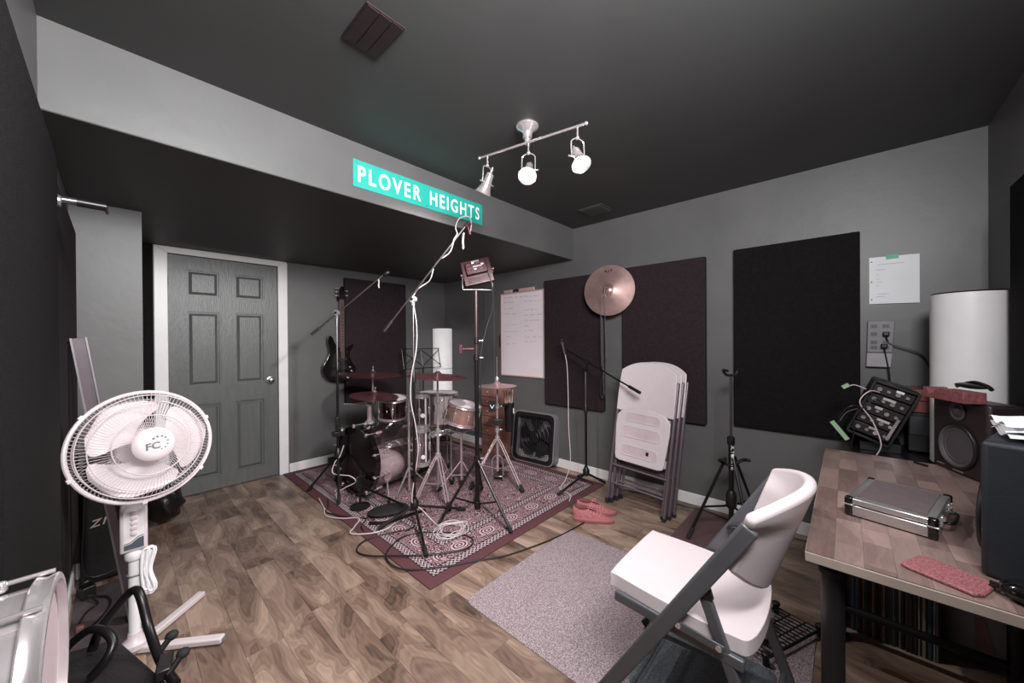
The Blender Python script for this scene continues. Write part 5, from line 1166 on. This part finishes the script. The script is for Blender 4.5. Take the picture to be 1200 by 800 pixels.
# red block with headphones on the far monitor
rt1 = V((0, 0, 1)).cross(fw1.normalized()); f1 = fw1.normalized()
q = V((2.50, -0.285, dz+0.3105+0.002)) + rt1*0.145 - f1*0.045; RMx = MX((rt1, -f1, V((0, 0, 1)))).transposed()
blk = thing('foam_block', 'speckled red block with a notch on the studio monitor', 'block', (q.x, q.y, q.z-0.002))
MB().prism([(-0.10, 0), (0.105, 0), (0.105, 0.045), (-0.03, 0.045), (-0.045, 0.022), (-0.068, 0.022), (-0.078, 0.045), (-0.10, 0.045)], 0.07, q+f1*0.035-V((0, 0, 0.002)), rt1, V((0, 0, 1))).build('body', redfoam, blk, bevel=0.002)
hpz = thing('headphones', 'black headphones lying on the red block', 'headphones', (q.x, q.y, q.z+0.045))
MB().ball(q+V((0, 0, 0.058))-rt1*0.015, 0.075, 24, (0.95, 0.42, 0.16), RMx).build('ear_cup', black, hpz)
MB().tube([q+rt1*(-0.085)+V((0, 0, 0.048)), q+rt1*(-0.05)+V((0, 0, 0.062)), q+V((0, 0, 0.074)), q+rt1*0.05+V((0, 0, 0.066)), q+rt1*0.075+V((0, 0, 0.052))], 0.007, 8, 6).build('headband', black, hpz)
# white cylinder behind the monitor
cy = V((2.70, -0.420, 0.691))
wl = thing('cylinder_lamp', 'wide white cylinder lamp with dark rim behind the monitor', 'lamp', (cy.x, cy.y, cy.z))
MB().lathe([(0.06, 0), (0.06, 0.015), (0.02, 0.02)], cy, (0, 0, 1), 24).build('base', black, wl)
MB().sheet([(0.121, 0.012), (0.121, 0.815), (0.116, 0.815), (0.116, 0.012), (0.121, 0.012)], cy, (0, 0, 1), 48).build('shade', white_p, wl)
MB().torus(cy+V((0, 0, 0.817)), (0, 0, 1), 0.1180, 0.0040, 48, 8).build('rim', M('dark_rim', (84, 66, 72), 0.25, metal=0.9), wl)
MB().lathe([(0.116, 0.775), (0.116, 0.779), (0, 0.779), (0, 0.775)], cy, (0, 0, 1), 32).build('inner_cap', greyplastic, wl)
# --- aluminium case
ac = V((1.715, -0.122, dz+0.0005)); rz_ = R(-13)
al = thing('aluminium_case', 'small silver aluminium case with black corners on desk', 'case', ac, rz_)
def alp(mb, nm, mt, par=al, **k): return mb.build(nm, mt, par, world=False, **k)
lx2, ly2 = 0.285, 0.195
bdy = alp(MB().b2((-lx2/2, -ly2/2, 0.003), (lx2/2, ly2/2, 0.036)), 'lower_shell', silver, bevel=0.004)
lid = alp(MB().b2((-lx2/2, -ly2/2, 0.0385), (lx2/2, ly2/2, 0.058)), 'lid', silver, bevel=0.004)
alp(MB().b2((-lx2/2+0.022, -ly2/2+0.022, 0.058), (lx2/2-0.022, ly2/2-0.022, 0.0605)), 'lid_panel', darkgrain, lid)
alp(MB().b2((-lx2/2+0.003, -ly2/2+0.003, 0.034), (lx2/2-0.003, ly2/2-0.003, 0.040)), 'seam', black)
for sx_ in (-1, 1):
    for sy_ in (-1, 1):
        cn_ = alp(MB().box((sx_*(lx2/2-0.008), sy_*(ly2/2-0.008), 0.0305), (0.022, 0.022, 0.061)), 'corner_guard', black_g, bevel=0.007, seg=3)
        alp(MB().box((sx_*(lx2/2-0.0075), sy_*(ly2/2-0.0075), 0.037), (0.0235, 0.0235, 0.004)), 'corner_band', chrome, cn_, bevel=0.001)
for x in (-0.07, 0.07):
    lt = alp(MB().box((x, -ly2/2-0.002, 0.037), (0.025, 0.006, 0.03)), 'latch', chrome, bevel=0.002); alp(MB().cyl((x-0.012, -ly2/2-0.006, 0.044), (x+0.012, -ly2/2-0.006, 0.044), 0.004, seg=8), 'latch_pin', chrome, lt)
hnd = alp(MB().tube([(-0.05, -ly2/2-0.003, 0.03), (-0.045, -ly2/2-0.020, 0.03), (0.045, -ly2/2-0.020, 0.03), (0.05, -ly2/2-0.003, 0.03)], 0.005, 8, 5), 'handle', black)
# --- red pad, glasses case, pen
one(MB().prism([(1.318, -0.108), (1.330, -0.098), (1.405, -0.135), (1.413, -0.148), (1.365, -0.238), (1.350, -0.250), (1.285, -0.222), (1.272, -0.205)][::-1], 0.009, (0, 0, dz+0.0005), (1, 0, 0), (0, 1, 0)), 'wrist_rest', terrazzo, 'speckled red wrist pad lying on the desk front', 'pad', bevel=0.003)
gc = V((1.306, -0.322, dz+0.0005))
gcs = thing('glasses_case', 'black hard zip case beside the dark speaker', 'case', gc, R(72))
for z0_, z1_, nm in ((0.0, 0.021, 'lower_shell'), (0.022, 0.045, 'upper_shell')):
    b = MB(); K = 28; N = 6
    for i in range(N+1):
        f_ = i/N; ang_ = f_*math.pi/2; sc_ = math.cos(ang_)**0.55 if nm == 'upper_shell' else math.cos((1-f_)*math.pi/2*0.8)**0.5
        zz_ = z0_+(z1_-z0_)*(math.sin(ang_) if nm == 'upper_shell' else f_)
        for k in range(K):
            a = 2*math.pi*k/K; cx_ = abs(math.cos(a))**0.6*(1 if math.cos(a) >= 0 else -1); cy2 = abs(math.sin(a))**0.8*(1 if math.sin(a) >= 0 else -1)
            b.v.append(V((0.078*sc_*cx_, 0.036*sc_*cy2, zz_)))
    for i in range(N):
        for k in range(K): b.f.append((i*K+k, i*K+(k+1) % K, (i+1)*K+(k+1) % K, (i+1)*K+k)); b.mi.append(0)
    b.f.append(tuple(range(K-1, -1, -1))); b.f.append(tuple(N*K+k for k in range(K))); b.mi += [0, 0]
    b.build(nm, black_g if nm == 'upper_shell' else black, gcs, world=False, ang=60)
MB().b2((0.076, -0.004, 0.012), (0.09, 0.004, 0.022)).build('zip_pull', black, gcs, world=False)
one(MB().tube([(2.46, -0.225, dz+0.0055), (2.42, -0.26, dz+0.0055)], 0.005, 8), 'pen', black, 'black pen lying on the desk by the monitor', 'pen')
# --- records and bin under the desk
r5 = random.Random(9); y = 0.045; k = 0
reccols = [M('sleeve_%s' % n_, c_, 0.6) for n_, c_ in (('blue', (62, 84, 96)), ('maroon', (72, 44, 48)), ('black', (34, 30, 32)), ('grey', (110, 112, 112)), ('cream', (150, 138, 128)), ('plum', (58, 40, 46)))]
while y > -0.27:
    th = r5.choice([0.0045, 0.006, 0.008]); 
    b = MB().b2((2.215+r5.uniform(-0.006, 0.006), y-th, 0.0005), (2.525, y-0.0004, 0.308+r5.uniform(-0.006, 0.006)))
    rc_ = r5.choice(reccols)
    one(b, 'record_sleeve', rc_, 'thin %s record sleeve standing in the row under the desk' % rc_.name.split('_')[1], 'record', 'record sleeves under the desk'); y -= th+0.0006
bn = thing('waste_bin', 'pale grey round bin under the desk', 'bin', (2.44, -0.405, 0.0))
MB().sheet([(0.0, 0.0), (0.100, 0.0), (0.106, 0.004), (0.120, 0.33), (0.123, 0.335), (0.118, 0.335), (0.103, 0.006), (0.0, 0.005)], (2.44, -0.405, 0.0005), (0, 0, 1), 40).build('bucket', M('pale_grey_plastic2', (205, 205, 210), 0.5), bn)
MB().torus((2.44, -0.405, 0.335), (0, 0, 1), 0.1205, 0.004, 40, 6).build('rim', MATS['pale_grey_plastic2'], bn)
MB().prism([(-0.02, 0.05), (0.03, 0.05), (0.0, 0.2), (-0.035, 0.31), (-0.055, 0.31), (-0.02, 0.18)], 0.0015, V((2.44, -0.405, 0))+V((-0.1185, 0.0, 0))*1.0+V((-0.002, 0.01, 0)), V((0, -1, 0)), V((0.0, 0, 1))).build('pink_stripe', M('pink_print', (196, 150, 156), 0.6), bn)
# --- wire rack with effects on the floor behind the chair
wr = thing('wire_rack', 'black wire shelf lying on the floor behind the chair', 'wire rack', (1.98, 0.25, 0))
Ow = V((1.78, 0.40, 0.03)); Ux = V((0.33, -0.15, 0)); Uy = V((-0.04, -0.16, 0))
cor = [Ow, Ow+Ux, Ow+Ux+Uy, Ow+Uy]
MB().tube(cor, 0.006, 8, 0, True).build('outer_frame', black_m, wr)
for i in range(1, 15): MB().tube([Ow+Ux*(i/15), Ow+Ux*(i/15)+Uy], 0.0026, 6).build('wire', black_m, wr)
for i in (0.35, 0.7): MB().tube([Ow+Uy*i, Ow+Uy*i+Ux], 0.0032, 6).build('support_wire', black_m, wr)
for c_ in cor: MB().lathe([(0.012, -0.0255), (0.012, 0.008), (0.016, 0.012), (0.016, 0.022), (0.01, 0.026)], c_, (0, 0, 1), 12).build('corner_sleeve', black, wr)
for i, (u, v, s_) in enumerate(((0.45, 0.25, 0.03), (0.62, 0.2, 0.036), (0.30, 0.55, 0.026))):
    p = Ow+Ux*u+Uy*v+V((0, 0, 0.006)); ck = thing('cymbal_clamp', ['round chrome clamp piece at the end of the wire rack', 'chrome clamp piece in the middle of the wire rack', 'small chrome clamp piece at the rack corner'][i], 'clamp', p)
    MB().lathe([(s_*.5, 0), (s_, 0.006), (s_, 0.03), (s_*.6, 0.036), (s_*.3, 0.04)], p, (0, 0, 1), 18).build('barrel', chrome_p, ck, bevel=0.002)
    MB().tube([p+V((0, 0, 0.02)), p+V((0.02, 0.03, 0.05)), p+V((0.0, 0.05, 0.075))], 0.006, 8, 4).build('arm', chrome, ck); MB().ball(p+V((0, 0.05, 0.08)), 0.012, 10).build('wing_nut', chrome, ck)

# ================================================================== PEDESTAL FAN
pf_ = thing('pedestal_fan', 'white pedestal fan with round cage and cross base', 'fan', (0.045, 2.205, 0.0))
fx, fy = 0.045, 2.205
for a in (-39, 43, 141, 223):
    L_ = 0.335 if a in (-39, 43) else 0.22
    d = V((math.cos(R(a)), math.sin(R(a)), 0)); s_ = V((-d.y, d.x, 0))
    lg = MB().prism([(-0.020, 0.004), (0.020, 0.004), (0.020, 0.020), (0.012, 0.030), (-0.012, 0.030), (-0.020, 0.020)], L_, V((fx, fy, 0)), s_, V((0, 0, 1))) if False else MB().box(V((fx, fy, 0.0175))+d*L_/2, (L_, 0.036, 0.026), MX.Rotation(R(a), 3, 'Z'))
    lo_ = lg.build('base_leg', pinkwhite, pf_, bevel=0.006, seg=2)
    MB().box(V((fx, fy, 0.016))+d*(L_+0.001), (0.004, 0.022, 0.016), MX.Rotation(R(a), 3, 'Z')).build('end_plug', greyplastic, lo_)
    MB().box(V((fx, fy, 0.003))+d*(L_-0.03), (0.03, 0.02, 0.005), MX.Rotation(R(a), 3, 'Z')).build('rubber_pad', rubber, lo_)
MB().lathe([(0.045, 0.03), (0.045, 0.05), (0.024, 0.07), (0.021, 0.09)], (fx, fy, 0), (0, 0, 1), 24).build('base_collar', pinkwhite, pf_)
MB().tube([(fx, fy, 0.06), (fx, fy, 0.46)], 0.0185, 16).build('pole', white_p, pf_)
MB().lathe([(0.024, 0), (0.030, 0.01), (0.030, 0.035), (0.024, 0.05)], (fx, fy, 0.395), (0, 0, 1), 20).build('height_collar', white_p, pf_)
vd = V((-fx, -fy, 0)).normalized(); sdv = V((vd.y, -vd.x, 0)); RMf = MX((-sdv, -vd, V((0, 0, 1)))).transposed()   # sdv: image-left side of the fan seen from the camera
cb = MB().box((fx, fy, 0.535), (0.082, 0.062, 0.195), RMf).build('control_box', pinkwhite, pf_, bevel=0.008, seg=3)
fr0 = V((fx, fy, 0.535))+vd*0.0315
MB().box(fr0+vd*0.0005, (0.060, 0.003, 0.17), RMf).build('control_panel', M('pale_panel', (214, 206, 208), 0.5), cb)
for i in range(5):
    MB().lathe([(0.011, 0), (0.011, 0.004), (0.008, 0.006), (0, 0.006)], fr0+vd*0.002+V((0, 0, 0.065-i*0.021)), vd, 16).build('push_button', pinkwhite, cb)
wv_ = [(-0.029, -0.083), (0.029, -0.083), (0.029, -0.040), (0.012, -0.044), (-0.008, -0.060), (-0.029, -0.064)]
MB().prism(wv_, 0.0012, fr0+vd*0.002, -sdv, V((0, 0, 1))).build('grey_wave_print', M('slate_print', (72, 80, 88), 0.5), cb)
MB().tube([fr0+vd*0.0025-sdv*x_+V((0, 0, z_)) for x_, z_ in ((-0.029, -0.058), (-0.008, -0.054), (0.012, -0.038), (0.029, -0.034))], 0.0016, 6, 5).build('grey_line_print', MATS['slate_print'], cb)
MB().tube([(fx, fy, 0.62), (fx, fy, 0.80)], 0.017, 14).build('neck', pinkwhite, pf_)
# head
fc = V((0.080, 2.10, 0.885)); base_n = (V((0, 0, 1.3025))-fc).normalized()
side_ = V((0, 0, 1)).cross(base_n).normalized()     # to image right
fn = (base_n*math.cos(R(17)) + side_*math.sin(R(17))).normalized(); FF = MX((V((0, 0, 1)).cross(fn).normalized(), fn.cross(V((0, 0, 1)).cross(fn).normalized()), fn)).transposed()
def fp(r, a, z): return fc + FF @ V((r*math.cos(a), r*math.sin(a), z))
RF = 0.216
hd = MB().lathe([(0.0, -0.20), (0.05, -0.195), (0.07, -0.17), (0.075, -0.11), (0.07, -0.08), (0.0, -0.075)], fc, fn, 28).build('motor_housing', pinkwhite, pf_)
MB().tube([V((fx, fy, 0.79)), fc-fn*0.13-V((0, 0, 0.05)), fc-fn*0.13], 0.02, 12).build('tilt_joint', pinkwhite, hd)
MB().torus(fc, fn, RF, 0.0075, 64, 8).build('cage_rim', pinkwhite, pf_)
b = MB()
for i in range(96):
    a = 2*math.pi*i/96
    b.tube([fp(0.055, a+0.12, 0.075), fp(0.12, a+0.09, 0.062), fp(0.19, a+0.04, 0.036), fp(RF-0.002, a, 0.004)], 0.00085, 4)
for r_, z_ in ((0.115, 0.064), (0.172, 0.045), (0.200, 0.03)): b.tube([fp(r_, 2*math.pi*i/64, z_) for i in range(64)], 0.002, 4, 0, True)
fg = b.build('front_grille', pinkwhite, pf_, fix=False); fg['kind'] = 'stuff'
b = MB()
for i in range(96):
    a = 2*math.pi*i/96+0.03
    b.tube([fp(0.06, a-0.12, -0.078), fp(0.13, a-0.09, -0.066), fp(0.20, a-0.03, -0.036), fp(RF-0.002, a, -0.004)], 0.0010, 4)
for r_, z_ in ((0.13, -0.067), (0.19, -0.042)): b.tube([fp(r_, 2*math.pi*i/64, z_) for i in range(64)], 0.002, 4, 0, True)
fg = b.build('rear_grille', pinkwhite, pf_, fix=False); fg['kind'] = 'stuff'
MB().lathe([(0.0, 0.091), (0.04, 0.090), (0.058, 0.085), (0.066, 0.076), (0.063, 0.068), (0.0, 0.066)], fc, fn, 36).build('center_badge', pinkwhite, pf_)
MB().cyl(fc-fn*0.075, fc+fn*0.066, 0.018, seg=14).build('shaft', pinkwhite, pf_)
for k in range(3):
    a0 = R(140+120*k)
    b = MB(); NU, NV = 8, 14; rows_ = []
    for sgn in (0, 1):
        for j in range(NV+1):
            v = j/NV; r_ = 0.035+0.160*v; hw = R(14)+R(42)*math.sin(min(1, v*1.22)*math.pi/2)**1.1; hw *= (1-max(0, (v-0.72)/0.28)**2.6*0.8); 
            for i in range(NU+1):
                u = 2*i/NU-1; a = a0+hw*u+R(-18)*v; b.v.append(fp(r_, a, 0.012+0.022*u*(1-0.3*v)+0.0015*(1 if sgn else -1)))
    W_ = NU+1; N_ = W_*(NV+1)
    for j in range(NV):
        for i in range(NU): q_ = j*W_+i; b.f += [(q_, q_+W_, q_+W_+1, q_+1), (N_+q_, N_+q_+1, N_+q_+W_+1, N_+q_+W_)]
    for i in range(NU): q_ = NV*W_+i; b.f += [(i, i+1, N_+i+1, N_+i), (q_, N_+q_, N_+q_+1, q_+1)]
    for j in range(NV): q_ = j*W_; b.f += [(q_, N_+q_, N_+q_+W_, q_+W_)]; q_ = j*W_+NU; b.f += [(q_, q_+W_, N_+q_+W_, N_+q_)]
    b.mi = [0]*len(b.f); b.build('blade', pinkwhite, pf_, ang=60)
fX = V(FF.col[0]); fY = V(FF.col[1])
lgm = M('logo_grey', (96, 92, 98), 0.5)
text('FC', 0.035, fc+fn*0.0915-fX*0.008-fY*0.006, (fX+fY*0.05), fY, lgm, 'logo_letters', pf_, depth=0.0012, spacing=1.0, bold=0.0008, width=0.042, height=0.026)
for i in range(8):
    a = R(130-i*30); MB().cyl(fc+fn*0.0895+fX*(0.012+0.026*math.cos(a))+fY*(0.002+0.026*math.sin(a)), fc+fn*0.0918+fX*(0.012+0.026*math.cos(a))+fY*(0.002+0.026*math.sin(a)), 0.0042-0.0003*i, seg=10).build('logo_dot', lgm, pf_)
for a in (20, 140, 200, 265, 320): MB().box(fp(RF+0.006, R(a), 0), (0.012, 0.016, 0.014), FF @ MX.Rotation(R(a), 3, 'Z')).build('rim_clip', pinkwhite, pf_, bevel=0.002)
# cord bundle tied to the pole
for i in range(11):
    o_ = -sdv*(0.024+0.007*(i % 4)) + vd*(0.016+0.006*(i//4)-0.01*(i % 2)); t_ = V((fx, fy, 0.42-0.01*(i % 2)))+o_; l_ = V((fx, fy, 0.255+0.012*(i % 3)))+o_*1.05
    MB().tube([t_, t_-sdv*0.012+V((0, 0, 0.015)), t_-sdv*0.020, (t_+l_)/2-sdv*0.004, l_-sdv*0.018, l_-sdv*0.008-V((0, 0, 0.015)), l_, (t_+l_)/2+sdv*0.004], 0.0046, 6, 5, True).build('cord_loop', white_p, pf_)
MB().tube([V((fx, fy, 0.335))+FFv for FFv in [(-sdv*math.cos(R(a))*0.052*(1 if math.cos(R(a)) > 0 else 0.42) + vd*math.sin(R(a))*0.027) for a in range(0, 360, 20)]], 0.0022, 6, 0, True).build('cord_tie', greyplastic, pf_)

# ================================================================== LEFT WALL THINGS
# chrome-tipped clamp on the wall
ck = thing('wall_clamp', 'black clamp arm with chrome knob on left wall', 'clamp', (-0.12, 1.86, 1.76))
MB().b2((XL+0.0005, 1.845, 1.735), (-0.135, 1.875, 1.785)).build('wall_plate', black, ck, bevel=0.003)
MB().cyl((-0.137, 1.86, 1.76), (-0.116, 1.862, 1.76), 0.019, seg=14).build('hex_nut', M('bright_steel', (200, 205, 208), 0.25, metal=0.9), ck, bevel=0.003)
MB().tube([(-0.118, 1.862, 1.765), (-0.085, 1.866, 1.767)], 0.012, 12).build('arm_sleeve', MATS['dark_steel'], ck)
MB().tube([(-0.085, 1.866, 1.767), (-0.020, 1.872, 1.768)], 0.0145, 12).build('arm', black_m, ck)
MB().tube([(-0.020, 1.872, 1.768), (-0.017, 1.872, 1.745)], 0.004, 8).build('pin', black_m, ck)
# leaning bar
bt_, bb_ = V((-0.112, 2.50, 1.325)), V((0.055, 2.46, 0.012))
dv = (bt_-bb_).normalized(); 
bar = thing('leaning_bar', 'long grey metal channel bar leaning on the left wall', 'bar', (bb_.x, bb_.y, 0.0))
RB = MX((V((1, 0, 0)) - dv*dv.x, V((0, 1, 0)), dv)).transposed()
xa = (V((1, 0, 0)) - dv*dv.x).normalized(); ya = dv.cross(xa)
RB = MX((xa, ya, dv)).transposed(); ml = (bt_-bb_).length
MB().box((bt_+bb_)/2, (0.05, 0.03, ml), RB).build('channel', M('grey_purple_bar', (92, 80, 86), 0.45, metal=0.3), bar, bevel=0.002)
for sg in (-1, 1): MB().box((bt_+bb_)/2+xa*sg*0.022-ya*0.019, (0.006, 0.010, ml), RB).build('flange', M('light_bar_edge', (128, 122, 126), 0.4, metal=0.4), bar)
MB().box(bb_+dv*0.01, (0.054, 0.034, 0.02), RB).build('end_cap', rubber, bar)
# gig bag with white logo leaning against the jog wall
gb = thing('gig_bag', 'black soft bag with white letters standing behind the bar', 'bag', (-0.03, 3.05, 0.0))
b = MB().b2((-0.138, 2.99, 0.002), (0.085, 3.10, 0.66)); 
b.build('body', M('black_nylon', (30, 26, 28), 0.7, bump=0.3, bscale=40), gb, bevel=0.03, seg=4)
MB().tube([(-0.115, 2.986, 0.62), (-0.125, 2.986, 0.35), (-0.115, 2.986, 0.06), (0.06, 2.986, 0.06)], 0.004, 6, 5).build('zipper', black, gb)
text('Z1', 0.08, (-0.072, 2.9898, 0.33), (1, 0, 0.12), (0.25, 0, 1), M('cream_print', (206, 190, 186), 0.6), 'letters', gb, depth=0.001, spacing=1.0, bold=0.0015, width=0.055, height=0.04)
text('5V', 0.08, (0.018, 2.9898, 0.355), (1, 0, 0.12), (0.25, 0, 1), MATS['cream_print'], 'letters', gb, depth=0.001, spacing=1.0, bold=0.001, width=0.035, height=0.028)
# dark mat on the floor along the left wall
one(MB().b2((-0.150, 1.62, 0.0005), (0.035, 2.93, 0.012)), 'floor_mat', M('charcoal_rubber_mat', (72, 62, 65), 0.6, var=0.3, scale=14), 'charcoal rubber mat along the left wall', 'mat', bevel=0.003)
# power adapter and its cable
ad = thing('power_adapter', 'black power adapter with coiled cable on the charcoal mat', 'adapter', (-0.105, 2.86, 0.012))
MB().box((-0.112, 2.86, 0.042), (0.05, 0.09, 0.06), MX.Rotation(R(15), 3, 'Z')).build('brick', black, ad, bevel=0.006)
MB().tube([(-0.105, 2.82, 0.03), (-0.07, 2.80, 0.018), (-0.035, 2.75, 0.017), (-0.03, 2.66, 0.017), (-0.07, 2.55, 0.017), (-0.12, 2.50, 0.017), (-0.125, 2.58, 0.018), (-0.10, 2.68, 0.020), (-0.07, 2.72, 0.02), (-0.10, 2.80, 0.03)], 0.0045, 6, 6).build('cable', black, ad)
MB().tube([(-0.13, 2.84, 0.07), (-0.15+0.02, 2.80, 0.10), (-0.10, 2.80, 0.11), (-0.09, 2.84, 0.07)], 0.0045, 6, 6).build('cable_loop', black, ad)
MB().box((-0.118, 2.52, 0.028), (0.025, 0.03, 0.03)).build('plug', M('red_brown_plug', (96, 60, 60), 0.5), ad, bevel=0.004)
# crumpled black bag near the door
b = MB().ball((0.225, 3.66, 0.135), 0.15, 22, (0.75, 0.85, 0.90)); r8 = random.Random(4)
b.v = [V((q.x, q.y, max(0.001, q.z))) + V((0.012*math.sin(q.z*60+q.x*40), 0.012*math.sin(q.x*55+q.z*30), 0)) for q in b.v]
b.v = [V((max(q.x, 0.125), q.y, q.z)) for q in b.v]
one(b, 'trash_bag', M('black_bin_liner', (26, 20, 22), 0.3, bump=0.8, bscale=18), 'crumpled black plastic bag on the floor by the door', 'bag', ang=60)
# black flight case near the camera with bent-tube stand and snare on it
fc_ = thing('flight_case', 'black flat-topped equipment case by the left wall', 'case', (-0.02, 1.25, 0.0))
MB().prism([(-0.112, 1.00), (0.145, 1.00), (0.085, 1.225), (-0.005, 1.535), (-0.112, 1.570)], 0.45, (0, 0, 0.012), (1, 0, 0), (0, 1, 0)).build('body', M('black_case_skin', (26, 23, 25), 0.55, bump=0.15, bscale=160), fc_, bevel=0.006)
MB().prism([(-0.115, 0.996), (0.149, 0.996), (0.089, 1.227), (-0.002, 1.540), (-0.115, 1.574)], 0.012, (0, 0, 0.385), (1, 0, 0), (0, 1, 0)).build('lid_trim', black_m, fc_)
for x_, y_ in ((-0.09, 1.03), (0.11, 1.03), (-0.09, 1.5), (-0.03, 1.48)): MB().cyl((x_, y_, 0.0), (x_, y_, 0.013), 0.015, seg=10).build('rubber_foot', rubber, fc_)
zt_ = 0.4625
gs = thing('tube_stand', 'folded black bent-tube guitar stand lying on the case', 'guitar stand', (0.0, 1.40, zt_))
MB().tube([(-0.050, 1.50, zt_+0.0115), (-0.034, 1.505, 0.521), (0.001, 1.502, 0.57), (0.021, 1.495, 0.596), (0.034, 1.481, 0.603), (0.043, 1.456, 0.584), (0.056, 1.412, 0.515), (0.072, 1.32, zt_+0.014), (0.092, 1.20, zt_+0.012)], 0.0105, 10, 6).build('long_arm', black_m, gs)
MB().tube([(-0.100, 1.55, zt_+0.011), (-0.086, 1.525, 0.502), (-0.053, 1.471, 0.546), (-0.026, 1.428, 0.551), (-0.011, 1.397, 0.53), (-0.022, 1.379, 0.504), (-0.048, 1.384, zt_+0.010)], 0.0100, 10, 6).build('short_arm', black_m, gs)
for i, (p_, q_) in enumerate((((0.066, 1.34, zt_+0.014), (0.098, 1.37, zt_+0.034)), ((0.080, 1.24, zt_+0.014), (0.112, 1.27, zt_+0.034)))):
    kb = MB().tube([p_, q_], 0.0075, 8).build('clamp_bolt', black_m, gs); MB().ball(q_, 0.015, 12, (1, 1, 0.8)).build('knob', rubber, kb)
MB().box((0.078, 1.28, zt_+0.016), (0.03, 0.07, 0.028), MX.Rotation(R(-10), 3, 'Z')).build('hinge_block', black, gs, bevel=0.004)
# small chrome drum standing on edge on a tall black amp
one(MB().b2((-0.36, 0.62, 0.0), (-0.035, 0.93, 0.70)), 'amplifier', black, 'tall black amplifier cabinet carrying the chrome drum', 'amplifier', bevel=0.012, seg=3)
ax = V((1.0, -0.026, 0.0)).normalized(); sr_ = 0.128; sc0 = V((-0.0695, 0.80, 0.7005+sr_+0.012)) - ax*0.11
sd2 = thing('snare_drum', 'chrome drum with pink head standing on edge near the case', 'drum', (sc0.x, sc0.y, 0.70))
drum(sd2, sc0, ax, sr_, 0.11, chrome, M('pink_drum_head', (206, 186, 192), 0.5, var=0.04), chrome, 8, 0.022)
